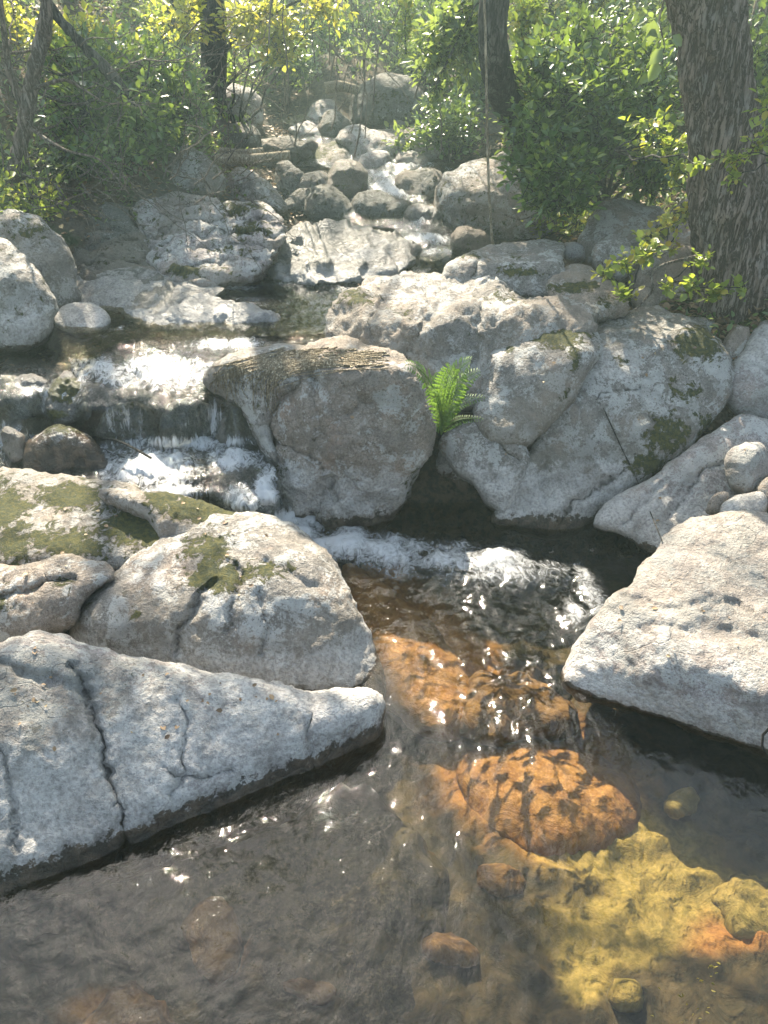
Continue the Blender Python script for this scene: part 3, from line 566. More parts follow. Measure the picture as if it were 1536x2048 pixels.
ub('twin_boulder_left', 'left one of two equal rounded boulders side by side below the falls', [(608,425),(612,395),(630,375),(660,370),(685,385),(708,415),(712,440),(680,458),(630,455)], 5.75, 430, 66, R_=44, B=.22)
ub('twin_boulder_right', 'right one of two equal rounded boulders side by side below the falls', [(704,430),(706,400),(722,384),(755,378),(795,392),(825,405),(812,440),(780,465),(730,462)], 5.7, 440, 66, R_=44, B=.22)
ub('low_green_boulder', 'low boulder tucked behind the left one of the two equal boulders', [(560,415),(575,392),(600,376),(640,371),(670,376),(650,410),(610,430),(575,432)], 5.95, 410, 55)
ub('humped_boulder', 'humped boulder with a sunlit rim, higher up behind the equal boulders', [(582,395),(590,360),(610,346),(640,341),(660,350),(675,385),(660,410),(610,410)], 6.25, 380, 62)
ub('upright_green_boulder', 'upright greenish boulder left of the humped one', [(548,380),(552,340),(565,322),(590,330),(610,350),(605,390),(575,405)], 6.4, 370, 62)
ub('dark_lump_boulder', 'dark lumpy boulder at the left side of the white falls', [(645,375),(655,335),(675,318),(705,322),(735,345),(738,380),(715,400),(670,405)], 6.35, 370, 62, 'rock_brown')
ub('mossy_block', 'wide mossy block with a sunlit crest in the middle of the streambed', [(576,325),(585,303),(610,298),(640,290),(668,282),(700,285),(706,310),(705,340),(660,345),(600,345)], 6.85, 325, 68, 'granite', moss=[(620,305,50,20,.9),(670,285,40,8,.9)], top=295)
ub('standing_stone', 'upright rounded stone with one lit shoulder above the mossy block', [(638,262),(642,240),(660,226),(680,228),(690,245),(688,270),(672,285),(648,285)], 7.7, 265, 68)
ub('tilted_pale_block', 'tilted pale block with a bright top, left of the upright stone', [(578,262),(592,248),(615,243),(640,250),(648,280),(640,292),(600,285)], 7.7, 272, 45, 'granite_pale')
ub('flat_blue_slab', 'flat bluish slab behind the mossy block', [(668,280),(680,262),(705,250),(740,255),(780,262),(810,275),(815,300),(770,322),(710,330),(700,300)], 7.3, 300, 35, 'granite_pale', yaw=10)
ub('brushy_block', 'pale block half hidden in brush to the right of the flat bluish slab', [(745,270),(770,256),(800,258),(860,250),(900,262),(890,290),(850,305),(800,300)], 7.9, 285, 60)
ub('stacked_ledge', 'low stacked ledge of pale flat rock left of the mossy block', [(470,330),(500,300),(530,285),(575,278),(625,285),(620,310),(580,322),(560,345),(500,350)], 6.9, 325, 50, strata=(0,.2,1,14,.05))
ub('wedge_green_rock', 'dark sloping rock wedge above the layered bedrock', [(440,390),(450,355),(480,340),(520,350),(555,385),(575,420),(540,430),(480,420)], 5.7, 400, 52, mat='granite')
ub('bank_foot_rock', 'grey tilted rock at the foot of the left bank', [(330,350),(345,300),(370,292),(420,320),(450,355),(440,395),(390,395),(345,385)], 5.9, 370, 58, mat='granite')
ub('white_crag', 'high pale crag seen through the brush on the left bank', [(435,230),(440,190),(465,165),(500,175),(520,200),(525,240),(500,262),(460,260)], 8.6, 240, 68, 'granite_pale')
ub('grey_hill_rock', 'grey tumbled rock below the high pale crag', [(420,290),(430,255),(470,245),(510,255),(520,280),(500,300),(450,305)], 7.6, 285, 60)
ub('hillside_crag', 'large grey crag rising on the far hillside in the centre', [(700,250),(705,205),(725,165),(760,145),(820,150),(850,190),(865,240),(820,262),(750,262)], 8.9, 235, 70, R_=40, B=.3, moss=[(780,200,70,60,.5)], step=5)
ub('far_pale_slope', 'pale smooth slope of rock far up the stream', [(612,240),(620,215),(640,200),(668,205),(680,232),(660,250),(630,252)], 8.8, 235, 40, 'granite_pale')
ub('grey_slab_far', 'broad grey slab across the stream above the white falls', [(800,400),(790,370),(800,345),(850,335),(885,345),(890,365),(870,395),(840,405)], 6.3, 380, 45)
ub('step_rock', 'flat topped step rock at the head of the white falls', [(712,350),(716,332),(745,326),(785,330),(810,342),(800,356),(750,360)], 6.7, 345, 55)
ub('fall_face_rock', 'blue grey rock with water sheeting over it beside the largest round boulder', [(805,460),(810,425),(830,412),(860,412),(885,425),(885,465),(850,475),(815,472)], 5.5, 450, 70, 'granite_wet')
ub('pointed_stone', 'small sunlit pointed stone beside the sheeting fall', [(792,395),(800,376),(812,372),(825,388),(832,405),(812,410)], 5.9, 398, 55, R_=12)
ub('sunlit_cobble', 'sunlit lumpy cobble left of the largest round boulder', [(812,405),(822,392),(840,392),(858,402),(862,412),(840,418)], 5.85, 408, 50, R_=12)
ub('shadowed_stone', 'dark stone with a lit shoulder at the left cheek of the largest round boulder', [(858,385),(866,365),(885,357),(905,362),(905,390),(880,398)], 5.9, 385, 62, R_=18)
ub('low_midstream_stone', 'low pale stone awash in the bright water by the dark egg boulder', [(820,500),(835,488),(870,484),(890,492),(885,505),(850,512)], 4.95, 502, 30, 'granite_wet', R_=14)
rg = random.Random(4)
cob = 0
for i in range(38):
    Y = rg.uniform(5.3, 9.4); X = float(xc(Y)) + rg.gauss(.15, .75) * (1.15 if Y > 6 else .8)
    z = float(gz(np.array([X]), np.array([Y]))[0]) + .04
    v = np.array([X, Y, z]) - CAM; dz = v[1] * cp - v[2] * sp; px = PW / 2 + FPX * v[0] / dz; py = PH / 2 - FPX * (v[1] * sp + v[2] * cp) / dz
    if px < 480 or px > 1100 or py > 440 or py < 225: continue
    wpx = rg.uniform(.10, .30) / dz * FPX; hpx = wpx * rg.uniform(.5, .8)
    rock('cobble', 'small grey cobble lying loose among the boulders of the upper streambed', blob(px, py - hpx * .3, wpx, hpx, i + 300, 8), [(px, py, Y, 50, rg.uniform(-20, 20))], R_=hpx * .45, B=.07, T=.15, step=max(3, hpx / 7), amp=(.012,.01,.004),
         mat=rg.choice(['granite_far', 'granite', 'granite_pale', 'granite_pink', 'granite_far']), group='loose cobbles of the upper streambed')
    cob += 1
# ------------------------------------------------------------------ submerged rocks of the pool
SB = 'submerged boulders of the pool'
rock('submerged_rock', 'orange underwater slab running down beside the big rounded boulder', [(690,1130),(760,1160),(860,1240),(900,1290),(960,1370),(965,1430),(900,1480),(800,1440),(740,1380),(700,1260)],
     [(850,1330,2.17,9,0)], R_=80, B=.09, T=.3, step=9, mat='bed_orange', amp=(.02,.008,.003), group=SB)
rock('submerged_rock', 'round orange underwater boulder in the middle of the pool', [(910,1560),(930,1500),(1010,1475),(1100,1475),(1200,1500),(1265,1560),(1275,1640),(1220,1700),(1100,1720),(1000,1690),(930,1630)],
     [(1090,1600,1.64,5,0)], R_=150, B=.09, T=.3, step=9, mat='bed_orange', amp=(.016,.005,.002), group=SB)
rock('submerged_rock', 'golden mossy underwater boulder at the lower right', [(1110,1740),(1150,1670),(1230,1635),(1330,1640),(1410,1690),(1450,1760),(1430,1850),(1350,1900),(1250,1910),(1150,1860)],
     [(1300,1800,1.40,6,0)], R_=110, B=.09, T=.3, step=9, mat='bed_moss', amp=(.025,.012,.004), group=SB, bumps=[(1330,1740,60,.03)])
rock('submerged_rock', 'golden underwater ledge running out of the lower right edge', [(1400,1790),(1480,1755),(1560,1750),(1700,1770),(1700,1930),(1560,1900),(1450,1890)], [(1500,1820,1.32,12,0)], R_=50, B=.10, T=.3, step=9, mat='bed_moss', amp=(.03,.02,.008), group=SB)
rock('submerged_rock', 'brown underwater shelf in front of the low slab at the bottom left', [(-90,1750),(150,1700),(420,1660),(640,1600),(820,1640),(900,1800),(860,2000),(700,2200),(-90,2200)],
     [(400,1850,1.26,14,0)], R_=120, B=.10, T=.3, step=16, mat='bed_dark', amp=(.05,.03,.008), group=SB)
rock('submerged_rock', 'small reddish underwater stone at the bottom left', [(350,1850),(400,1800),(470,1810),(490,1900),(440,1980),(380,1950)],
     [(420,1890,1.14,12,0)], R_=40, B=.06, T=.15, step=9, mat='bed_brown', amp=(.02,.016,.005), group=SB)
rock('submerged_rock', 'pale brown underwater stone at the bottom edge', [(150,2040),(200,1980),(280,1960),(340,2000),(350,2100),(150,2100)],
     [(250,2030,1.0,12,0)], R_=40, B=.06, T=.15, step=9, mat='bed_brown', amp=(.02,.016,.005), group=SB)
rock('submerged_rock', 'dim brown underwater rock below the bright rippling water in the centre', [(880,1460),(900,1400),(960,1360),(1060,1350),(1140,1400),(1150,1450),(1080,1480),(980,1500)],
     [(1020,1430,1.96,6,0)], R_=60, B=.10, T=.2, step=9, mat='bed_brown', amp=(.03,.016,.005), group=SB)
rock('submerged_rock', 'small round greenish underwater stone in the shade of the wedge boulder', [(1325,1610),(1345,1580),(1380,1572),(1400,1600),(1395,1630),(1350,1640)],
     [(1360,1610,1.58,12,0)], R_=30, B=.05, T=.1, step=6, mat='bed_moss', amp=(.01,.01,.005), group=SB)

# pool bed: silt and gravel; amber and gold paint both stain and sunlit band
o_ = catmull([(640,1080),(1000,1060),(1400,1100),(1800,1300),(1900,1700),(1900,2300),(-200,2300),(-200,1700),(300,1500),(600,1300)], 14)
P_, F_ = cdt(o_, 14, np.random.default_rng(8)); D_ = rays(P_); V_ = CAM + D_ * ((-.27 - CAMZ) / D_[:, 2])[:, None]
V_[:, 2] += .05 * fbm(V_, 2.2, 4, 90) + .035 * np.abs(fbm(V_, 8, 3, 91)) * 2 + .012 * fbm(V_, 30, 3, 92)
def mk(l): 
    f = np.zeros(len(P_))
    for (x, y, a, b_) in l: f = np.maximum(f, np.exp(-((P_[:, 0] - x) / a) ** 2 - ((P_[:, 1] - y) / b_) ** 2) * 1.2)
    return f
if ((np.cross(V_[F_[:, 1]] - V_[F_[:, 0]], V_[F_[:, 2]] - V_[F_[:, 0]])).sum(0))[2] < 0: F_ = F_[:, ::-1]
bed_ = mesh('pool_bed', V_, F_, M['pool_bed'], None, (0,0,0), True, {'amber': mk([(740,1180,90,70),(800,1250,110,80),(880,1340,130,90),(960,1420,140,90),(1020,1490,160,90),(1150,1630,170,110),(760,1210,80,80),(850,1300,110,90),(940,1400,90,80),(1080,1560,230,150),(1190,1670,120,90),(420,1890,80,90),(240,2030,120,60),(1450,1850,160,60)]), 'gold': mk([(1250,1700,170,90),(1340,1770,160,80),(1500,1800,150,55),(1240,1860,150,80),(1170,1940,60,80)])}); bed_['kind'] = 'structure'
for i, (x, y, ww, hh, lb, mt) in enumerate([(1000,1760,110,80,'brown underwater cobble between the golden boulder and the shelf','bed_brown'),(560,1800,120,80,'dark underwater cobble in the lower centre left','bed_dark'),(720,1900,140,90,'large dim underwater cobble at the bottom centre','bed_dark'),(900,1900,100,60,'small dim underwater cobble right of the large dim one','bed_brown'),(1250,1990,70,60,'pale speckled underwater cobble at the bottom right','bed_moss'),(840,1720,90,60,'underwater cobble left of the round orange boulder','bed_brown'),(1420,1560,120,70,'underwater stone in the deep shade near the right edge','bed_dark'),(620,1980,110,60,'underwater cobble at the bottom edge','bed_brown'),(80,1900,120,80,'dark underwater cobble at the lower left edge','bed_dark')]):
    A_ = atZ(x, y, -.22); rock('submerged_rock', lb, blob(x, y, ww, hh, 700 + i), [(x, y, float(A_[1]), 10, 0)], R_=hh * .48, B=.05, T=.12, step=8, mat=mt, amp=(.012, .01, .005), group=SB)
# ------------------------------------------------------------------ water
def water_grid(name, x0, x1, y0, y1, res, zf, mat, foamf, amp):
    X, Y = np.meshgrid(np.arange(x0, x1, res), np.arange(y0, y1, res)); Z, A = zf(X, Y)
    P = np.stack([X.ravel(), Y.ravel(), Z.ravel()], 1)
    f = foamf(P); h = amp(P, f); P[:, 2] += h
    ny, nx = X.shape; id_ = np.arange(nx * ny).reshape(ny, nx)
    F = np.stack([id_[:-1, :-1], id_[:-1, 1:], id_[1:, 1:], id_[1:, :-1]], -1).reshape(-1, 4)
    o = mesh(name, P, F, M[mat], None, (0, 0, 0), True, {'foam': f}); o['kind'] = 'structure'; return o
def g2(P, cx, cy, rx, ry): return np.exp(-((P[:, 0] - cx) / rx) ** 2 - ((P[:, 1] - cy) / ry) ** 2)
def wpt(px, py, z): p = atZ(px, py, z); return p[0], p[1]
def pool_foam(P):
    f = np.zeros(len(P))
    for (px, py, rx, ry, s) in [(600,1060,.12,.16,1.35),(680,1095,.16,.15,1.15),(780,1110,.20,.17,.95),(900,1125,.20,.17,.75),(1000,1140,.16,.16,.85),(1100,1150,.12,.12,.5),(1180,1190,.06,.22,.75),(1150,1230,.05,.12,.7)]:
        cx, cy = wpt(px, py, 0); f = np.maximum(f, s * g2(P, cx, cy, rx, ry))
    return f * (1 + 1.0 * fbm(P, 7, 4, 60))
def pool_amp(P, f):
    cx, cy = wpt(900, 1120, 0); tur = g2(P, cx, cy, .7, .35)
    gx_, gy_ = wpt(1025, 1360, 0); rip = g2(P, gx_, gy_, .22, .34)
    q = P * np.array([1.0, .8, 1])
    wv = .0026 * fbm(q, 9, 3, 31, ridge=True) + .0024 * fbm(P, 26, 3, 33) * (.75 + 1.5 * rip)
    wv += rip * .034 * fbm(P * np.array([1.8, .8, 1]), 11, 3, 35)
    return wv + tur * (.05 * fbm(P * np.array([1, .6, 1]), 5, 4, 36) + .012 * fbm(P, 26, 3, 37)) + .045 * np.clip(f, 0, 1.3)
water_grid('pool_water', -2.0, 2.4, .3, 3.35, .0105, lambda X, Y: (np.zeros_like(X), 0), 'water', pool_foam, pool_amp)

WY = np.arange(4.4, 12, .01); WZ = zbed(WY) + np.interp(WY, [4.4, 5.1, 6, 8, 12], [.16, .02, -.03, -.03, -.03])
def wsolve(r_):
    m = np.where(CAMZ + r_[2] / r_[1] * WY < WZ)[0]; return WY[m[0]] if len(m) else 12.0
def sheet(name, outl, step, zy, mat, foam, amp, smin=0):
    o = catmull(outl, step); P, F = cdt(o, step, np.random.default_rng(3))
    pys = [a for a, b_ in zy]; zs = [b_ for a, b_ in zy]
    D = rays(P)
    off = 70 * fbm(np.c_[P[:, 0] / 120., P[:, 1] / 400., np.full(len(P), 4.4)], 1, 3, 41) if name == 'cascade_water' else 0
    z = np.interp(P[:, 1] + off, pys, zs) if zy[0][1] is not None else np.array([1.8 + rr[2] / rr[1] * yy for rr, yy in ((r_, wsolve(r_)) for r_ in D)])
    V = CAM + D * ((z - CAMZ) / D[:, 2])[:, None]
    if ((np.cross(V[F[:, 1]] - V[F[:, 0]], V[F[:, 2]] - V[F[:, 0]]) * (CAM - V[F].mean(1))).sum(1)).sum() < 0: F = F[:, ::-1]
    f = np.zeros(len(V))
    for (mx, my, rx, ry, s) in foam:
        f = np.maximum(f, s * np.exp(-((P[:, 0] - mx) / rx) ** 2 - ((P[:, 1] - my) / ry) ** 2))
    f = f * (1 + .9 * fbm(V, 9, 4, 71)); N = vnormals(V, F)
    turb = .25 + np.clip(f, 0, 1.2)
    V = V + N * (amp[0] * turb * fbm(V, 7, 4, 72) + amp[1] * (.4 + turb) * fbm(V, 30, 4, 73) + .015 * np.clip(f, 0, 1))[:, None]
    ob = mesh(name, V, F, M[mat], None, (0, 0, 0), True, {'foam': f}); ob['kind'] = 'structure'; return ob
sheet('cascade_water', [(-90,690),(0,690),(90,660),(220,640),(300,650),(420,662),(560,660),(660,650),(700,640),(700,690),(600,720),(560,800),(540,900),(560,960),(600,1050),(640,1100),(500,1080),(400,1060),(280,1000),(100,960),(-90,960),(-330,980),(-330,700)], 6,
      [(630,.615),(660,.60),(720,.565),(770,.52),(800,.49),(830,.42),(875,.31),(900,.29),(960,.265),(1000,.23),(1025,.10),(1060,.03),(1110,.0)], 'water_fast',
      [(330,745,110,45,.9),(200,735,60,25,.75),(440,690,110,16,.8),(240,760,60,30,.7),(160,740,40,60,.7),(120,800,50,40,.7),(370,885,180,18,.9),(300,930,110,50,.95),(470,920,60,30,1.1),(490,1000,60,40,.8),(215,930,30,40,.8),(350,985,80,20,.8),(20,880,60,40,.9),(430,850,25,60,.7),(250,850,60,50,.6),(400,850,120,45,.35),(60,780,60,40,.5),(560,1040,50,30,1.2),(530,980,30,60,.9),(235,660,30,14,.5)], (.035, .022))  # white blobs above the fall also paint in the sun glitter
sheet('upper_pool_water', [(100,700),(110,640),(200,600),(330,585),(420,570),(520,555),(620,560),(760,545),(820,520),(860,500),(900,490),(900,520),(850,545),(760,570),(700,600),(680,660),(560,672),(420,670),(250,680),(180,720)], 5,
      [(480,.80),(510,.76),(540,.69),(560,.66),(600,.645),(640,.625),(720,.605)], 'water', [(450,575,90,8,.8),(640,570,120,6,.5),(850,500,40,14,.7),(560,540,30,20,.5),(500,600,60,12,.4)], (.02, .012))
sheet('upper_cascade_water', [(790,458),(700,452),(685,440),(700,385),(720,350),(760,330),(850,325),(930,330),(900,350),(850,400),(900,420),(905,500),(860,525),(825,505)], 5,
      [(0, None)], 'water_fast', [(780,380,50,30,.9),(840,440,30,30,.6),(850,480,50,12,1.1),(730,395,30,18,.8),(820,330,70,10,.8),(900,345,30,10,.7),(760,350,40,12,.8)], (.04, .025))
sheet('side_trickle_water', [(500,562),(512,505),(555,465),(600,448),(640,445),(610,475),(570,505),(550,562)], 5, [(0, None)], 'water_fast', [(540,520,30,40,.6)], (.03, .02))
sheet('far_stream_water', [(560,300),(600,262),(560,240),(620,225),(660,215),(700,240),(760,300),(800,330),(700,345),(640,330)], 5, [(0, None)], 'water_fast', [(720,290,60,30,.7),(560,255,40,10,.6)], (.04, .02))
# ------------------------------------------------------------------ vegetation helpers
LEAF = np.array([[0,0,0],[.42,.30,.09],[.36,.68,.07],[0,1,0],[-.36,.68,.07],[-.42,.30,.09]]) 
LEAFF = np.array([[0,1,2,3],[0,3,4,5]])
def leaf_arrays(C, Dr, Nr, size, wid=.62, rng=None):
    C = np.asarray(C, float); n = len(C)
    Dr = Dr / (np.linalg.norm(Dr, axis=1, keepdims=True) + 1e-9)
    X = np.cross(Dr, Nr); X /= (np.linalg.norm(X, axis=1, keepdims=True) + 1e-9); Z = np.cross(X, Dr)
    L = LEAF.copy(); size = np.asarray(size).reshape(-1, 1, 1)
    V = C[:, None] + size * (L[None, :, 0:1] * wid * X[:, None] + L[None, :, 1:2] * Dr[:, None] + L[None, :, 2:3] * Z[:, None] * 1.6)
    F = (np.arange(n)[:, None, None] * 6 + LEAFF[None]).reshape(-1, 4)
    return V.reshape(-1, 3), F
def leaf_obj(name, C, Dr, Nr, size, mat, parent=None, loc=(0,0,0), wid=.62, seed=0):
    V, F = leaf_arrays(C, Dr, Nr, size, wid); r = np.repeat(np.random.default_rng(seed).random(len(C)), 6)
    return mesh(name, V, F, M[mat], parent, loc, True, {'rnd': r})
def tube_arrays(path, rad, k=6, smooth=1):
    P = np.asarray(path, float); n = len(P); rad = np.asarray(rad, float) * np.ones(n)
    T = np.gradient(P, axis=0); T /= (np.linalg.norm(T, axis=1, keepdims=True) + 1e-9)
    ref = np.array([0., 0, 1]) if abs(T[:, 2]).mean() < .8 else np.array([0., 1, 0])
    A = np.cross(T, ref); A /= (np.linalg.norm(A, axis=1, keepdims=True) + 1e-9); B = np.cross(T, A)
    a = np.linspace(0, 2 * math.pi, k, endpoint=False)
    V = P[:, None] + rad[:, None, None] * (np.cos(a)[None, :, None] * A[:, None] + np.sin(a)[None, :, None] * B[:, None])
    i = np.arange(n - 1)[:, None]; j = np.arange(k)[None]
    F = np.stack([i * k + j, i * k + (j + 1) % k, (i + 1) * k + (j + 1) % k, (i + 1) * k + j], -1).reshape(-1, 4)
    return V.reshape(-1, 3), F
class TB:
    def __init__(s): s.V = []; s.F = []; s.n = 0
    def add(s, path, rad, k=5):
        V, F = tube_arrays(path, rad, k); s.V.append(V); s.F.append(F + s.n); s.n += len(V)
    def obj(s, name, mat, parent=None, loc=(0,0,0), **at):
        V = np.concatenate(s.V); return mesh(name, V, np.concatenate(s.F), M[mat], parent, loc, True, at or None)
def curve(p0, p1, n, wob, rng, sag=0.0):
    p0, p1 = np.asarray(p0, float), np.asarray(p1, float); t = np.linspace(0, 1, n)[:, None]
    L = np.linalg.norm(p1 - p0); ph = rng.uniform(0, 50)
    w_ = np.stack([fbm(np.c_[t[:, 0] * 2.5 + ph, np.full(n, k * 9.1), np.full(n, ph)], 1, 3, 5) for k in range(3)], 1)
    w_ = w_ - w_[:1] * (1 - t) - w_[-1:] * t
    return p0 + (p1 - p0) * t + w_ * wob * L * 2 - np.array([0, 0, 1.]) * sag * L * (4 * t * (1 - t))
def rv(rng, n): v = rng.normal(size=(n, 3)); return v / np.linalg.norm(v, axis=1, keepdims=True)
def shrub(name, label, base, blobs, leaf, lsize, mat, per=9, group=None, cat='shrub', seed=1, woody='bark_dark', limb_r=.012, wid=.62, twl=.18, crown='foliage', stem='stem', up=.35, trunk=None, droop=0.0):
    """blobs: (centre, (rx,ry,rz), n_twigs)"""
    rng = np.random.default_rng(seed); base = np.asarray(base, float); root = empty(name, base); tag(root, label, cat, group)
    tb = TB(); C = []; Dr = []; Nr = []
    for (c, r, nt_) in blobs:
        c = np.asarray(c, float); r = np.asarray(r, float)
        tb.add(curve(base if trunk is None else trunk, c, 9, .08, rng), np.linspace(limb_r, limb_r * .45, 9), 6)
        u = rv(rng, nt_); rad = rng.uniform(.15, 1.0, nt_) ** .5
        e = c + u * rad[:, None] * r * (1 + .35 * fbm(u * 2.0 + seed, 1.5, 2, seed))[:, None]
        for q in range(nt_):
            d = u[q] * r / r.max() + rng.normal(size=3) * .45 + np.array([0, 0, up]); d /= np.linalg.norm(d)
            s0 = e[q] - d * twl * .6; s1 = e[q] + d * twl * .4 - np.array([0, 0, droop * twl])
            pth = curve(s0, s1, 4, .06, rng)
            if q % 3 == 0: tb.add(np.array([c + (s0 - c) * .1 + rng.normal(size=3) * .02, (c + s0) / 2 + rng.normal(size=3) * .03, s0]), [limb_r * .35, limb_r * .25, limb_r * .18], 4)
            tb.add(pth, np.linspace(limb_r * .2, limb_r * .08, 4), 3)
            t = np.linspace(.05, 1, per); pp = s0 + (s1 - s0) * t[:, None]
            side = np.cross(d, rng.normal(size=3)); side /= np.linalg.norm(side)
            sg = np.where(np.arange(per) % 2, 1, -1)[:, None]
            dd = d * .5 + side * sg * .9 + rng.normal(size=(per, 3)) * .3; dd[-1] = d
            nn = np.cross(side, d) ; nn = nn * np.sign(nn[2] + 1e-6) * .45 + np.array([-.15, -.1, 1.0]) + rng.normal(size=(per, 3)) * .35
            C.append(pp); Dr.append(dd); Nr.append(nn)
    C = np.concatenate(C); Dr = np.concatenate(Dr); Nr = np.concatenate(Nr)
    sz = lsize * rng.uniform(.45, 1.4, len(C))
    leaf_obj(crown, C - base, Dr, Nr, sz, mat, root, wid=wid, seed=seed)
    o = tb.obj(stem, woody, root); 
    for v in (o,): v.location = -Vector(base)
    return root
def px_blob(px, py, Y, rx_px, ry_px, ry_m, n):
    c = atY(px, py, Y); t = Y / (cp + sp * (PH / 2 - py) / FPX)
    return (c, (rx_px * t / FPX, ry_m, ry_px * t / FPX), n)
def tree(name, label, pathpx, rads, crowns, seed, mat='bark_dark', group=None, branches=(), leafmat='leaf_holly', lsize=.07, moss=0.0, k=20, res=60, crown_n=9, disp=.008, ridged=True):
    rng = np.random.default_rng(seed); P = np.array(pathpx, float); P = catmull(P, .06, False) if len(P) > 2 else P
    tt = np.linspace(0, 1, len(P)); rr = np.interp(tt, np.linspace(0, 1, len(rads)), rads)
    n = res; s = np.linspace(0, 1, n); P2 = np.stack([np.interp(s, tt, P[:, i]) for i in range(3)], 1); r2 = np.interp(s, tt, rr)
    V, F = tube_arrays(P2, r2, k); N = vnormals(V, np.concatenate([F[:, :3], F[:, [0, 2, 3]]])); cen = np.repeat(P2, k, 0)
    if ((V - cen) * N).sum() < 0: N = -N
    W = V * np.array([1, 1, .28]) + seed
    dd = disp * (2.2 * fbm(W, 26, 3, seed, ridge=True)) + disp * 2.5 * fbm(V, 3, 3, seed)
    V = V + N * dd[:, None]; base = P2[0].copy()
    root = empty(name, base); tag(root, label, 'tree', group)
    mesh('trunk', V - base, F, M[mat], root, (0, 0, 0), True, {'moss': np.full(len(V), moss)})
    for (bp, br) in branches:
        tb = TB(); pts = catmull(np.array(bp, float), .05, False); tb.add(pts, np.linspace(br, br * .3, len(pts)), 7)
        for q in range(5):
            i = rng.integers(len(pts) // 3, len(pts)); e = pts[i] + rng.normal(size=3) * .22 + np.array([0, 0, .08]); tb.add(curve(pts[i], e, 6, .08, rng), np.linspace(br * .3, br * .08, 6), 4)
        o = tb.obj('branch', mat, root); o.location = -Vector(base)
    if crowns:
        C = []; tb = TB(); top = P2[-1]
        for (c, r, m_) in crowns:
            c = np.asarray(c, float); tb.add(curve(top, c, 10, .08, rng), np.linspace(max(r2[-1] * .6, .02), .012, 10), 6)
            u = rv(rng, m_) * (rng.random(m_) ** .4)[:, None]; C.append(c + u * np.array(r))
            for q in range(0, m_, 12): tb.add(curve(c, C[-1][q], 4, .08, rng), [.01, .007, .005, .003], 3)
        C = np.concatenate(C); C = np.repeat(C, crown_n, 0) + rng.normal(size=(len(C) * crown_n, 3)) * .10
        leaf_obj('crown', C - base, rv(rng, len(C)), rv(rng, len(C)) * .7 + np.array([0, 0, .7]), lsize * rng.uniform(.7, 1.3, len(C)), leafmat, root, seed=seed)
        o = tb.obj('limb', mat, root); o.location = -Vector(base)
    return root
SD = np.array(sd)
def shade_pad(target, dist, r, n): return (np.array(target, float) + SD * dist, r, n)  # unseen leaf pad added on the sun line to shade the target

# ------------------------------------------------------------------ large trunk at the right
tY = 3.95
pp = [atY(1478, 690, tY), atY(1472, 600, tY), atY(1462, 480, tY), atY(1453, 330, tY), atY(1440, 190, tY), atY(1420, 60, tY), atY(1400, -60, tY), atY(1385, -200, tY) , (1.45, 4.1, 3.6), (1.5, 4.2, 5.2)]
big = tree('large_tree', 'large tree with furrowed grey brown trunk rising along the right edge', pp, [.24, .18, .152, .138, .132, .128, .125, .12, .11, .09], [((1.8, 4.6, 6.2), (1.6, 1.5, .9), 60)], 11, 'bark', k=130, res=340, disp=.013)
# ------------------------------------------------------------------ other trees
def P3(l): return [atY(*a) for a in l]
tree('curved_tree', 'dark tree with a bent mossy trunk behind the largest round boulder', P3([(1085,345,5.75),(1060,300,5.5),(1038,245,5.2),(1000,170,4.95),(985,80,4.8),(992,-20,4.8),(1000,-150,4.9)]) + [np.array([.9, 5.2, 4.4])],
     [.105, .09, .08, .068, .062, .058, .055, .045], [shade_pad((-.7, 1.25, .2), 6.5, (.75, .55, .30), 90), shade_pad((.0, .7, 0), 6.6, (.8, .5, .3), 130), shade_pad((-.25, 1.15, 0), 6.5, (.5, .4, .3), 130), shade_pad((-.9, 2.1, .4), 6.2, (.45, .35, .2), 40)], 12, moss=.35, k=40, res=120, lsize=.06)  # crown consists of added off-view pads shading the pool and left rocks
tree('left_bank_tree', 'dark slim upright tree on the left bank, behind the yellow green sprays', P3([(425,300,7.4),(425,220,7.4),(428,120,7.4),(422,30,7.4),(410,-60,7.4)]) + [np.array([-1.7, 7.3, 5.5])],
     [.11, .10, .09, .085, .08, .05], [shade_pad((-1.6, 4.6, .8), 5.8, (.7, .5, .3), 90), ((-1.2, 9.5, 6.2), (1.6, 1.2, .6), 40)], 13, k=24, res=80,  # first cluster is an added shade pad, the second the tree's own crown
     branches=[(P3([(425,130,7.4),(480,70,7.2),(560,20,7.0),(640,-20,6.9)]), .02), (P3([(425,200,7.4),(500,130,7.1),(590,95,7.0)]), .014)])
tree('leaning_dark_tree', 'thin dark tree leaning across the top left corner', P3([(275,270,5.6),(262,220,5.6),(235,165,5.6),(185,110,5.6),(120,40,5.6),(60,-40,5.6)]), [.03, .03, .032, .03, .028, .025], [], 14, k=12, res=60,
     branches=[(P3([(262,220,5.6),(290,180,5.6),(300,120,5.5)]), .012), (P3([(200,130,5.6),(120,150,5.5),(40,120,5.4)]), .012), (P3([(235,165,5.6),(160,210,5.4),(60,180,5.3),(-20,130,5.2)]), .014)])
tree('grey_left_tree', 'grey forked tree at the left edge', P3([(30,345,5.2),(50,250,5.2),(65,150,5.2),(90,60,5.2),(95,-30,5.2)]), [.05, .042, .04, .032, .028], [], 15, mat='bark', k=14, res=70,
     branches=[(P3([(55,230,5.2),(20,150,5.2),(5,40,5.1),(0,-30,5.1)]), .03), (P3([(60,180,5.2),(130,160,5.1),(200,200,5.1)]), .014), (P3([(50,250,5.2),(130,300,5.0),(200,320,4.9),(260,390,4.8)]), .012)])
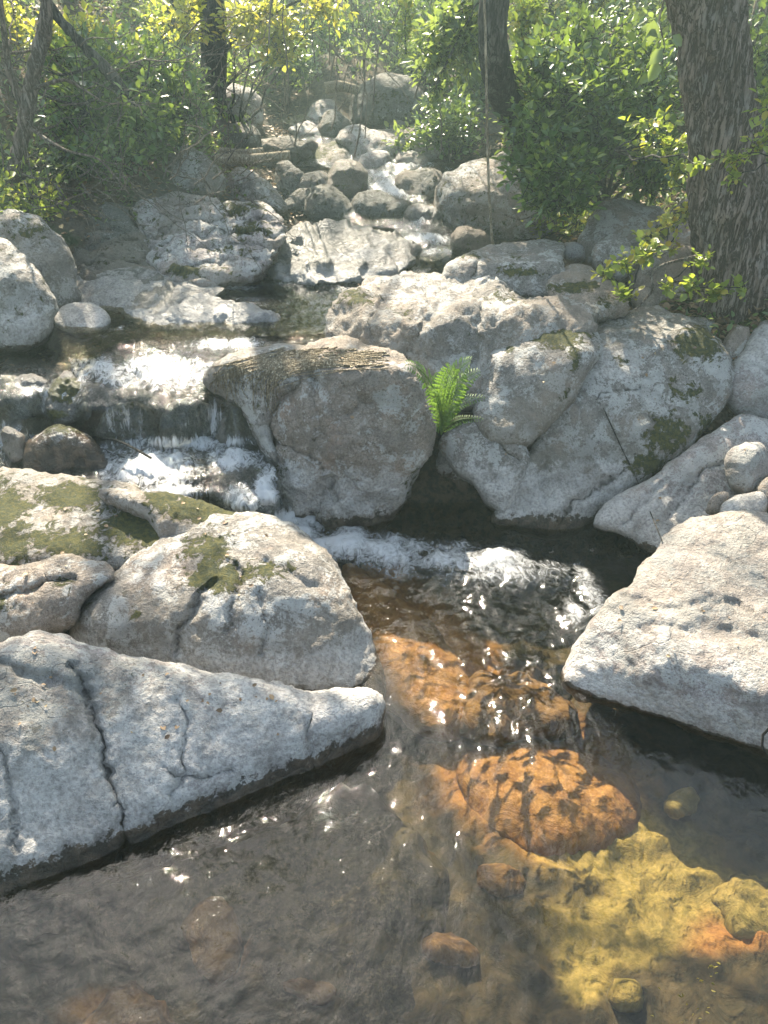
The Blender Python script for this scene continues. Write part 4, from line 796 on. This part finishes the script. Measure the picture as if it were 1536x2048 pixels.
ft = [(150,9.5,.07),(255,11,.08),(330,9,.05),(560,12,.08),(660,13,.10),(745,14,.08),(800,11.5,.09),(870,10,.07),(1080,9,.09),(1150,11,.12),(1250,8.5,.08),(1320,9.5,.10),(1510,6.5,.05),(50,8.5,.10),(1190,13,.1),(500,14,.1)]
fl = ['slim dark tree far up the left slope','straight dark tree behind the left glossy shrub','thin tree left of the slim upright one','pale grey tree in the hazy centre','leaning tree above the far pale rocks','distant thin tree in the centre of the hillside','crooked tree just left of the hanging leafy branch','dark tree behind the leafy branch at the top centre','broad dark tree above the glossy shrub','thick dark tree high behind the glossy shrub','slim tree directly left of the large trunk top','dim tree close beside the large trunk','thin sapling right of the large trunk','dark tree in the top left corner','faint far tree high on the right slope','faint far tree high on the left slope']
for i, (px, Y, r) in enumerate(ft):
    X = float(atY(px, 100, Y)[0]); z = float(gz(np.array([X]), np.array([Y]))[0]); rr = random.Random(i); lx = rr.uniform(-.5, .5); h = rr.uniform(5, 8)
    P = [np.array([X + lx * (t ** 1.3) + .12 * math.sin(t * 5 + i), Y + .1 * t, z - .2 + h * t]) for t in (0, .2, .4, .6, .8, 1)]
    big_c = [((X + lx, Y, z + h), (1.3, 1.0, .8), 16)] if Y > 7 else []
    tree('forest_tree', fl[i], P, [r * 1.1, r, r * .9, r * .8, r * .6, r * .4], big_c, 30 + i, mat='bark_dark' if i % 3 else 'bark', k=14, res=60, group='trees on the wooded slopes', moss=.3 if i % 2 else 0,
         branches=[([P[1] + 0, P[1] + np.array([.4 * s, -.1, .5]), P[2] + np.array([.8 * s, -.2, .5])], r * .3) for s in ((1, -1) if i % 2 else (-1,))], leafmat='leaf_dusty', lsize=.12, crown_n=10)
# ------------------------------------------------------------------ shrubs
shrub('glossy_shrub', 'dense glossy dark green shrub spilling over the largest round boulder', atY(1215, 420, 5.1), [px_blob(1090,140,5.0,75,60,.35,110), px_blob(1170,90,5.3,110,60,.4,120), px_blob(1150,200,4.9,130,75,.4,260), px_blob(1080,270,4.75,70,60,.3,150), px_blob(1210,270,4.9,110,70,.35,210), px_blob(1110,340,4.6,85,50,.28,190), px_blob(1120,395,4.5,70,34,.22,110), px_blob(1290,180,5.1,80,110,.35,160), px_blob(1300,330,4.9,60,60,.3,90), px_blob(1085,200,5.1,30,60,.2,40)],
      0, .050, 'leaf_holly', per=8, seed=21, limb_r=.016, twl=.17)
shrub('left_glossy_shrub', 'dark glossy shrub glittering in the sun on the left bank', atY(230, 380, 5.9), [px_blob(150,120,6.2,80,50,.4,120), px_blob(250,140,6.0,90,60,.4,150), px_blob(180,220,5.8,110,60,.4,170), px_blob(290,240,5.7,70,60,.35,120), px_blob(330,170,6.2,60,70,.35,110), px_blob(230,300,5.5,80,36,.3,80), px_blob(380,220,6.1,50,60,.3,70)],
      0, .055, 'leaf_holly', per=8, seed=22, limb_r=.014, twl=.2)
shrub('yellow_green_sapling', 'sapling with yellow green leaf sprays beside the slim upright tree', atY(470, 260, 7.2), [px_blob(480,50,7.0,40,20,.2,26), px_blob(550,70,6.9,55,16,.2,34), px_blob(520,20,7.0,70,18,.25,34), px_blob(640,20,6.8,50,14,.2,22), px_blob(385,20,7.1,25,26,.15,22), px_blob(560,110,6.9,40,10,.15,14)],
      0, .06, 'leaf_yellow', per=8, seed=23, limb_r=.010, twl=.25, cat='sapling', up=0)
shrub('lime_sapling', 'lime green sapling in the top left corner', atY(40, 300, 6.4), [px_blob(20,30,6.3,40,26,.2,30), px_blob(80,90,6.2,50,34,.25,44), px_blob(170,60,6.4,60,24,.2,34), px_blob(270,120,6.3,30,12,.2,14), px_blob(100,190,6.2,30,12,.15,14), px_blob(350,50,6.6,50,30,.2,30)],
      0, .055, 'leaf_yellow', per=7, seed=24, limb_r=.010, twl=.22, cat='sapling')
shrub('hanging_leafy_branch', 'leafy branch with sunlit leaves hanging at the top centre beside the bent tree', atY(985, -60, 5.2), [px_blob(905,40,5.1,50,40,.2,76), px_blob(880,110,5.1,40,26,.15,44), px_blob(935,80,5.1,22,40,.15,30), px_blob(870,180,4.9,26,14,.12,10), px_blob(960,-10,5.1,40,30,.15,24)],
      0, .05, 'leaf_dusty', per=7, seed=25, limb_r=.010, twl=.18, cat='branch', up=-.1, droop=.3)
shrub('lime_climber', 'lime leaved climber on the trunk left of the glossy shrub', atY(1040, 300, 5.75), [px_blob(1050,80,5.7,26,70,.12,60), px_blob(1060,20,5.7,26,26,.12,26), px_blob(1035,180,5.7,22,50,.1,34), px_blob(1020,250,5.7,16,36,.1,18)], 0, .045, 'leaf_lime', per=7, seed=26, limb_r=.008, twl=.14, cat='climber')
shrub('ivy_strand', 'leafy strand hanging at the top, left of the hanging leafy branch', atY(815, 120, 6.5), [px_blob(812,20,6.5,10,40,.06,14), px_blob(808,80,6.5,12,40,.06,14)], 0, .05, 'leaf_lime', per=6, seed=27, limb_r=.006, twl=.12, cat='climber')
shrub('trunk_foot_sprig', 'bright green leafy sprig on the mossy rock below the left side of the large trunk', atY(1262, 590, 3.72), [px_blob(1290,505,3.72,26,16,.05,16), px_blob(1250,525,3.72,20,14,.05,6), px_blob(1215,545,3.74,18,9,.04,7), px_blob(1255,590,3.6,20,12,.04,9)], 0, .036, 'leaf_lime', per=6, seed=28, limb_r=.005, twl=.07, wid=.9, cat='plant')
shrub('creeping_sprig', 'pale green creeping sprig across the foot of the large trunk', atY(1340, 560, 3.68), [px_blob(1385,568,3.62,24,10,.04,9), px_blob(1430,590,3.62,30,10,.04,12), px_blob(1400,520,3.66,16,20,.03,7), px_blob(1335,570,3.64,14,8,.03,5), px_blob(1480,575,3.6,14,10,.03,4)], 0, .034, 'leaf_lime', per=6, seed=29, limb_r=.004, twl=.07, wid=.9, cat='plant')
shrub('moss_rock_creeper', 'small yellow green creeper over the leaning brown rock', atY(1330, 500, 4.0), [px_blob(1340,445,4.02,34,9,.05,14), px_blob(1300,475,4.02,22,12,.05,8), px_blob(1375,420,4.05,20,8,.05,8), px_blob(1345,500,3.95,14,16,.04,6)], 0, .032, 'leaf_yellow', per=5, seed=30, limb_r=.004, twl=.06, wid=.9, cat='plant')
shrub('bramble_spray', 'arching spray of lime leaves between the glossy shrub and the large trunk', atY(1230, 300, 4.4), [px_blob(1300,250,4.3,40,14,.08,16), px_blob(1345,290,4.3,30,14,.08,14), px_blob(1360,335,4.25,26,14,.08,12), px_blob(1280,300,4.4,30,20,.08,12), px_blob(1400,330,3.65,20,10,.05,5)], 0, .038, 'leaf_lime', per=6, seed=31, limb_r=.006, twl=.12, wid=.8, cat='plant')
shrub('right_edge_spray', 'small lime spray reaching in from the right edge across the large trunk', atY(1600, 300, 3.5), [px_blob(1520,285,3.5,26,10,.05,10), px_blob(1470,315,3.5,26,8,.05,9), px_blob(1530,210,3.6,14,34,.05,8), px_blob(1465,355,3.5,8,20,.03,5)], 0, .030, 'leaf_lime', per=6, seed=32, limb_r=.004, twl=.09, wid=.8, cat='plant')
# large backlit leaves beside the trunk top
rt = empty('broad_leaf_twig', atY(1330, -20, 3.6)); tag(rt, 'twig of broad backlit green leaves hanging beside the top of the large trunk', 'twig'); b0 = np.array(rt.location)
Cc = P3([(1308,40,3.6),(1325,100,3.6),(1316,122,3.6),(1312,60,3.62),(1345,70,3.6),(1300,150,3.7)]); Dd = np.array([[-.1,0,-1],[-.6,-.2,-.6],[-.3,0,-.9],[-.8,0,.1],[.7,.1,-.6],[-.5,.2,-.4]])
leaf_obj('foliage', np.array(Cc) - b0, Dd, np.array([[.2,-1,.3]] * 6), [.085,.075,.08,.06,.06,.05], 'leaf_dusty', rt, wid=.8, seed=3)
tb = TB(); tb.add(np.array(P3([(1335,-30,3.6),(1318,40,3.6),(1330,95,3.6),(1318,125,3.6)])) - b0, [.004,.003,.002,.002], 5); tb.obj('stem', 'twig', rt)
# background bushes
bush = [(560,165,9.5,90,50,'dusty olive bush in the hazy centre'),(660,120,11,90,60,'big dusty bush high in the centre'),(760,90,12,90,60,'faint round bush near the top centre'),(600,40,12.5,110,60,'bush under the yellow green sprays'),(480,200,8.6,50,40,'bush around the high pale crag'),(360,300,6.4,60,30,'low leafy bush at the foot of the left bank'),(100,330,5.6,90,40,'tangled low bush at the left edge'),(30,400,5.0,60,30,'dark bush above the left edge boulder'),(850,110,9.5,60,60,'bush behind the hanging leafy branch'),(900,240,7.2,50,50,'scrubby bush right of the far slab'),(830,290,7.6,50,24,'low brushy bush on the far right bank'),(1190,-20,7.5,140,60,'dark bush at the top right behind the glossy shrub'),(1320,60,6.5,70,80,'dim bush just left of the large trunk'),(1520,120,5.5,60,110,'dark bush right of the large trunk'),(960,150,8.2,40,60,'thin bush behind the bent tree'),(290,60,8.8,120,50,'pale bush at the top left'),(700,190,9.6,60,30,'low bush beside the hillside crag'),(130,40,8.5,110,60,'broad bush in the far top left'),(1380,440,5.2,60,40,'dark undergrowth bush behind the leaning rock'),(1120,420,5.9,60,40,'dark bush in the hollow right of the round boulder'),(640,60,10.5,80,50,'dark rounded bush behind the yellow green sprays'),(720,130,10.2,70,40,'dark bush above the hillside crag'),(820,40,10.5,90,60,'tall dark bush at the top centre right of the far trees'),(700,20,13,120,60,'shadowy bush at the very top of the centre'),(570,110,8.8,50,34,'small dark bush left of the far pale slope'),(420,180,8.2,60,50,'shaded bush behind the slim upright tree'),(900,60,8.6,70,60,'shaded bush left of the bent tree')]
for i, (px, py, Y, rx, ry, lb) in enumerate(bush):
    c, r, _ = px_blob(px, py, Y, rx, ry, .5, 1); r = np.array(r); b_ = c.copy(); b_[2] = gz(np.array([c[0]]), np.array([c[1]]))[0] - .03
    nb = int(70 + rx * ry / 60)
    shrub('bush', lb, b_, [(c, r, nb), (c + np.array([r[0] * .6, .1, -r[2] * .5]), r * .7, nb // 2), (c - np.array([r[0] * .6, -.1, r[2] * .5]), r * .7, nb // 2)], 0, .045 + .004 * max(Y - 5, 0), (['leaf_dusty', 'leaf_holly', 'leaf_dusty', 'leaf_lime'][i % 4] if i < 20 else 'leaf_holly'), per=7, seed=100 + i, group='bushes on the wooded slopes', limb_r=.01, twl=.3, cat='bush')
# undergrowth: low leafy growth and leaf litter nobody could count
rng = np.random.default_rng(77)
def scatter(n, xr, yr, cond):
    X = rng.uniform(*xr, n); Y = yr[0] + (yr[1] - yr[0]) * rng.random(n) ** 1.3; m = cond(X, Y); X, Y = X[m], Y[m]; return X, Y, gz(X, Y)
Xs, Ys, Zs = scatter(90000, (-9, 9), (3.6, 18), lambda X, Y: (np.abs(X - xc(Y)) > halfw(Y) + .25) | (Y > 9.3))
dn = fbm(np.c_[Xs, Ys, Zs], .9, 3, 3); kk = dn > -.12; Xs, Ys, Zs = Xs[kk], Ys[kk], Zs[kk]
hh = np.clip(.12 + .9 * dn[kk], .02, .8) * rng.random(len(Xs)) * np.interp(Ys, [3.6, 6, 10], [.3, .6, 1.3])
C = np.c_[Xs, Ys, Zs + hh]
tag(leaf_obj('undergrowth', C, rv(rng, len(C)) + np.array([0, 0, .3]), rv(rng, len(C)) * .6 + np.array([0, 0, .8]), (.035 + .005 * np.clip(Ys - 4, 0, 12)) * rng.uniform(.6, 1.4, len(C)), 'leaf_dusty', wid=.6, seed=7), 'low leafy undergrowth covering the wooded slopes', 'undergrowth', kind='stuff')
Xs, Ys, Zs = scatter(26000, (-5, 6), (3.3, 10), lambda X, Y: np.abs(X - xc(Y)) > halfw(Y) - .1)
x2 = rng.uniform(1.2, 2.6, 4500); y2 = rng.uniform(2.9, 4.7, 4500); Xs = np.r_[Xs, x2]; Ys = np.r_[Ys, y2]; Zs = np.r_[Zs, gz(x2, y2) + .01 * rng.random(4500)]
C = np.c_[Xs, Ys, Zs + .012]
tag(leaf_obj('leaf_litter', C, rv(rng, len(C)) * np.array([1, 1, .2]), rv(rng, len(C)) * .35 + np.array([0, 0, 1]), .045 * rng.uniform(.6, 1.3, len(C)), 'leaf_dead', wid=.8, seed=8), 'dead brown leaves lying on the banks', 'leaf litter', kind='stuff')
# brushwood twigs tangled on the left bank: bare thin twigs
tb = TB()
for q in range(240):
    px, py = rng.uniform(-20, 480), rng.uniform(60, 420); Y = rng.uniform(4.9, 7.5) if py < 330 else rng.uniform(4.7, 5.4)
    p0 = atY(px, py, Y); ang = rng.choice([-.9, -.5, .7, 1.1, .25]) + rng.normal() * .3; L = rng.uniform(.15, .7)
    p1 = p0 + np.array([math.cos(ang) * L, rng.normal() * .15, math.sin(ang) * L * (1 if rng.random() < .7 else -1)]); n = 7
    tb.add(curve(p0, p1, n, .09, rng), np.linspace(rng.uniform(.002, .006), .0012, n), 4)
tag(tb.obj('brushwood', 'twig'), 'tangle of bare grey twigs on the left bank', 'brushwood', kind='stuff')
tb = TB()
for q in range(160):
    px, py = rng.uniform(520, 1340), rng.uniform(-20, 320); Y = rng.uniform(6.2, 9.5)
    p0 = atY(px, py, Y); L = rng.uniform(.3, 1.1); a = rng.normal() * .5
    p1 = p0 + np.array([math.sin(a) * L, rng.normal() * .2, math.cos(a) * L]); tb.add(curve(p0, p1, 8, .07, rng), np.linspace(rng.uniform(.003, .008), .0015, 8), 4)
tag(tb.obj('bare_stems', 'twig'), 'bare thin stems standing among the bushes upstream', 'stems', kind='stuff')
# ------------------------------------------------------------------ logs, vine, sticks
def stick(name, label, cat, pts, rad, mat='twig', subs=(), k=8):
    P = catmull(np.array([p if isinstance(p, np.ndarray) else atY(*p) for p in pts]), .03, False); tb = TB(); base = P[0].copy()
    tb.add(P - base, np.linspace(rad[0], rad[1], len(P)), k)
    for s_ in subs: Q = np.array([atY(*p) for p in s_]); tb.add(catmull(Q, .02, False) - base, np.linspace(rad[1] * 1.1, rad[1] * .5, len(catmull(Q, .02, False))), 5)
    o = tb.obj(name, mat, None, (0, 0, 0)); o.location = base; tag(o, label, cat); return o
def onrock(pts, lift):
    out = []
    for (x, y) in pts:
        p, n = hit(x, y); out.append(np.array(p) + np.array(n) * lift)
    return out
stick('hanging_vine', 'thin pale vine hanging straight down in front of the largest round boulder', 'vine', [(968,-30,4.5),(972,120,4.5),(974,250,4.48),(978,380,4.45),(985,492,4.4)], (.006, .007), 'straw')
stick('dead_log', 'longer of two pale dead logs across the rocks on the left bank', 'log', [(430,318,5.85),(500,318,5.85),(580,310,5.9)], (.035, .03), 'straw', k=14)
stick('dead_log', 'shorter pale dead log lying just above the longer one', 'log', [(440,302,6.0),(480,306,6.0),(527,302,6.0)], (.028, .024), 'straw', k=14)
stick('dead_log', 'far pale log resting against the hillside crag', 'log', [(650,176,8.3),(680,172,8.3),(720,182,8.3)], (.05, .04), 'straw', k=12)
stick('stream_stick', 'dark thin stick lying in the foaming water behind the mossy boulder', 'stick', onrock([(175,868)], .02) + P3([(230,880,3.08),(270,898,3.03),(302,916,2.98)]), (.006, .005), 'bark_dark')
stick('slab_twig', 'thin forked twig lying down the white foot of the great slab', 'twig', onrock([(1205,818),(1240,890),(1272,960),(1300,1030),(1327,1085)], .012), (.0028, .0022), 'bark_dark')
stick('shrub_twig', 'bare curved twig under the glossy shrub', 'twig', [(1000,425,4.45),(1040,440,4.45),(1075,425,4.45),(1110,390,4.5)], (.005, .003), 'twig')
stick('trunk_foot_branch', 'pale dead branch leaning on the foot of the large trunk', 'branch', [(1290,550,3.7),(1330,528,3.7),(1395,512,3.7)], (.006, .008), 'twig', subs=[[(1300,545,3.7),(1305,580,3.66),(1270,620,3.62)]])
stick('curled_root', 'small curled brown root at the right edge beside the wedge boulder', 'root', [(1540,1455,1.62),(1526,1470,1.62),(1524,1492,1.61),(1534,1508,1.60),(1548,1506,1.6)], (.004, .004), 'bark_dark')
# yellow leaf lying on the wedge boulder
p, n = hit(1452, 1058); tag(leaf_obj('fallen_leaf', np.array([[0, 0, 0]]) , np.array([[-1., .1, 0]]), np.array([list(n)]), [.035], 'leaf_yellow', None, tuple(np.array(p) + np.array(n) * .004), wid=.9), 'single yellow leaf lying on the wedge boulder', 'leaf')
# ------------------------------------------------------------------ dead root strands over the dark ledge
tb = TB(); 
for q in range(105):
    u = rng.random(); x0 = rng.uniform(560, 780); y0 = np.interp(x0, [560, 720, 780], [702, 703, 712]) + rng.uniform(-8, 34)
    xe = rng.uniform(425, 560); ye = np.interp(xe, [425, 480, 560], [745, 735, 760]) + rng.uniform(-12, 20); dr = rng.uniform(5, 85) * (rng.random() ** .7)
    pts = [(x0, y0), (x0 * .62 + xe * .38, y0 * .6 + ye * .4 - 7), ((x0 + xe * 2) / 3, (y0 + ye * 2) / 3 - 8), (xe, ye), (xe - 4 + rng.normal() * 5, ye + dr * .5), (xe + rng.normal() * 7, ye + dr)]
    c2 = catmull(pts, 9, False); W = []
    for a in c2:
        pt, nn = hit(a[0], a[1]); 
        if W and np.linalg.norm(np.array(pt) - W[-1]) > .12: break
        W.append(np.array(pt) + np.array(nn) * rng.uniform(.001, .007))
    if len(W) < 6: continue
    W = np.array(W); W[1:-1] = (W[:-2] + W[1:-1] * 2 + W[2:]) / 4
    tb.add(W, np.linspace(.0028, .0013, len(W)) * rng.uniform(.6, 1.5), 4)
tag(tb.obj('dead_roots', 'straw'), 'straw coloured dead roots draped over the dark ledge', 'roots', kind='stuff')
# grass tufts
for i, (px, py, nbl, L, lb) in enumerate([(805,712,26,.07,'small dry grass tuft on the top right of the central boulder'),(150,560,40,.10,'dry grass tuft on the left bank rock'),(355,545,30,.06,'yellow grass tuft at the foot of the layered bedrock'),(895,700,16,.05,'tiny grass tuft on the ridged ledge above the fern')]):
    p, n = hit(px, py); p = np.array(p); D2 = rv(rng, nbl) * .8 + np.array([0, -.2, .7]); st = p + rng.normal(size=(nbl, 3)) * .012
    o = leaf_obj('grass_tuft', st - p, D2, rv(rng, nbl), L * rng.uniform(.6, 1.3, nbl), 'leaf_yellow' if i in (0, 2) else 'leaf_dusty', None, tuple(p), wid=.09, seed=i); tag(o, lb, 'grass tuft', 'grass tufts on the rocks')
# stray dead leaves and grit caught on the rocks
Cl = []; Nl = []
for q_ in range(900):
    px, py = rng.uniform(0, 1536), rng.uniform(380, 1500); p, n = hit(px, py)
    if n.z > .72 and p.z > .03 and (px > 640 or py > 930) and not (560 < px < 1200 and py > 1050) and fbm(np.array([[px / 90., py / 90., 3.]]), 1, 2, 5)[0] > .02: Cl.append(np.array(p) + np.array(n) * .004); Nl.append(np.array(n))
Cl = np.array(Cl); tag(leaf_obj('fallen_leaves', Cl, rv(rng, len(Cl)) * np.array([1, 1, .2]), np.array(Nl) + rv(rng, len(Cl)) * .3, rng.uniform(.008, .024, len(Cl)), 'leaf_dead', wid=.75, seed=4), 'small dead leaves caught on the tops of the rocks', 'leaf litter', kind='stuff')
# short moss blades on the moss ridge and cushions
def moss_tuft(name, label, regions, n, L, mat='leaf_yellow'):
    C = []; Nn = []
    for q in range(n):
        (mx, my, rx, ry) = regions[q % len(regions)]
        px, py = mx + rng.normal() * rx * .5, my + rng.normal() * ry * .5; p, nn = hit(px, py); C.append(np.array(p)); Nn.append(np.array(nn))
    C = np.array(C); Nn = np.array(Nn); k_ = (C[:, 2] > .12) & (np.abs(C[:, 1] - np.median(C[:, 1])) < .9); C = C[k_]; Nn = Nn[k_]; n = len(C); D2 = Nn + rv(rng, n) * .7 + np.array([0, 0, .3])
    o = leaf_obj(name, C - C[0], D2, rv(rng, n), L * rng.uniform(.6, 1.4, n), mat, None, tuple(C[0]), wid=.35, seed=n); tag(o, label, 'moss', kind='stuff')
M['moss_y'] = leaf_mat('moss_yellow', (.10, .095, .012), (.30, .24, .03), rough=.7, trans=.3, tc=(.45, .38, .04)); M['moss_g'] = leaf_mat('moss_green', (.028, .045, .010), (.075, .085, .018), rough=.8, trans=.2, tc=(.14, .17, .02))
moss_tuft('moss', 'golden moss along the narrow crest beside the chute', [(400,1018,55,16),(350,1000,40,14),(455,1030,40,10)], 5000, .010, 'moss_y')
moss_tuft('moss', 'green moss blanket on the boulder at the left edge', [(140,990,70,28),(290,1055,80,40),(10,1010,40,50),(130,1095,70,26),(30,1090,30,30)], 12000, .012, 'moss_g')
moss_tuft('moss', 'dark moss in the hollow of the big rounded boulder', [(415,1110,38,36),(445,1150,55,28),(535,1140,40,14)], 6000, .010, 'moss_g')
moss_tuft('moss', 'yellow moss streaks on the sunlit rocks by the trunk foot', [(1150,576,50,10),(1210,608,22,14),(1040,545,40,9),(1030,512,10,7),(1300,470,30,26),(1370,432,36,12)], 5000, .011, 'moss_y')
moss_tuft('moss', 'golden moss tufts on the small rock in the fast water', [(132,782,30,24),(120,835,24,8)], 2600, .014, 'moss_y')
moss_tuft('moss', 'square dark moss patch and spots on the two slabs behind the fern', [(1125,665,40,30),(1390,690,36,30),(1345,900,34,44),(1240,722,18,12),(1415,850,40,22)], 7500, .009, 'moss_g')
# ------------------------------------------------------------------ fern
fb = atY(880, 865, 2.86); fr = empty('fern', fb); tag(fr, 'bright green fern growing from the crevice right of the central boulder', 'fern')
fronds = [((940,722), .10, .9), ((905,735), .02, 1.0), ((958,742), .16, .9), ((880,745), -.02, .9), ((812,728), -.16, .75), ((968,795), .2, .75), ((930,770), .08, 1.0), ((892,775), 0, 1.0), ((860,775), -.1, .8), ((912,812), .05, .9), ((965,838), .2, .7), ((885,825), -.02, .7)]
for i, (tip, bow, k_) in enumerate(fronds):
    p0 = fb + rng.normal(size=3) * .008; p3 = atY(tip[0], tip[1], 2.72 + .06 * (i % 4)); L = np.linalg.norm(p3 - p0)
    mid = (p0 + p3) / 2 + np.array([-bow * .25, -.02, .34 * L]); n = 22
    t = np.linspace(0, 1, n)[:, None]; rach = (1 - t) ** 2 * p0 + 2 * t * (1 - t) * mid + t * t * p3; rach = rach - fb
    T = np.gradient(rach, axis=0); T /= np.linalg.norm(T, axis=1, keepdims=True); Nv = np.cross(T, np.cross(np.array([.3 * math.sin(i * 2.1), -.5, .8]), T)); Nv /= np.linalg.norm(Nv, axis=1, keepdims=True); Sd = np.cross(T, Nv)
    C = []; Dd = []; Nn = []; sz = []
    for j in range(2, n):
        u = j / (n - 1); pl = L * .23 * k_ * (math.sin(math.pi * (.10 + .90 * (1 - u))) ** .55 if u < .99 else .2) * min(1, .4 + u * 2.5) * (1 - .55 * u) + .004
        for s in (-1, 1):
            pd = Sd[j] * s + T[j] * .35 - Nv[j] * .25 + rng.normal(size=3) * .06; pd /= np.linalg.norm(pd); m = 5
            for q in range(m):
                w_ = pl * .20 * (1 - .7 * q / m)
                for s2 in (-1, 1): C.append(rach[j] + pd * pl * (q + .3) / m); Dd.append(T[j] * s2 * .8 + pd * .7); Nn.append(Nv[j] + rng.normal(size=3) * .12); sz.append(w_ + .0012)
            C.append(rach[j] + pd * pl * .5); Dd.append(pd); Nn.append(Nv[j]); sz.append(pl * .6)
    f = leaf_obj('frond', np.array(C), np.array(Dd), np.array(Nn), np.array(sz), 'fern', fr, wid=.42, seed=i)
    tb = TB(); tb.add(rach, np.linspace(.0022, .0008, n), 5); tb.obj('stalk', 'fern', f)
# ------------------------------------------------------------------ backlit haze in the air, its teal tint also standing in for lens flare
HZ = 0.010
if HZ:
    m, t, out = nt('haze'); pv = t.nodes.new('ShaderNodeVolumePrincipled'); pv.inputs['Color'].default_value = (.70, .96, .90, 1); pv.inputs['Density'].default_value = HZ; pv.inputs['Anisotropy'].default_value = .35
    t.links.new(pv.outputs[0], out.inputs['Volume'])
    x0, x1, y0, y1, z0, z1 = -100, 100, -6, 100, float(GZ.min()) - 1, float(GZ.max()) + 1.5
    V = [(x, y, z) for z in (z0, z1) for y in (y0, y1) for x in (x0, x1)]
    o = mesh('haze', V, np.array([[0,2,3,1],[4,5,7,6],[0,1,5,4],[2,6,7,3],[0,4,6,2],[1,3,7,5]]), m, None, (0,0,0), False); o['kind'] = 'stuff'; o['label'] = 'pale backlit haze in the air'; o['category'] = 'haze'
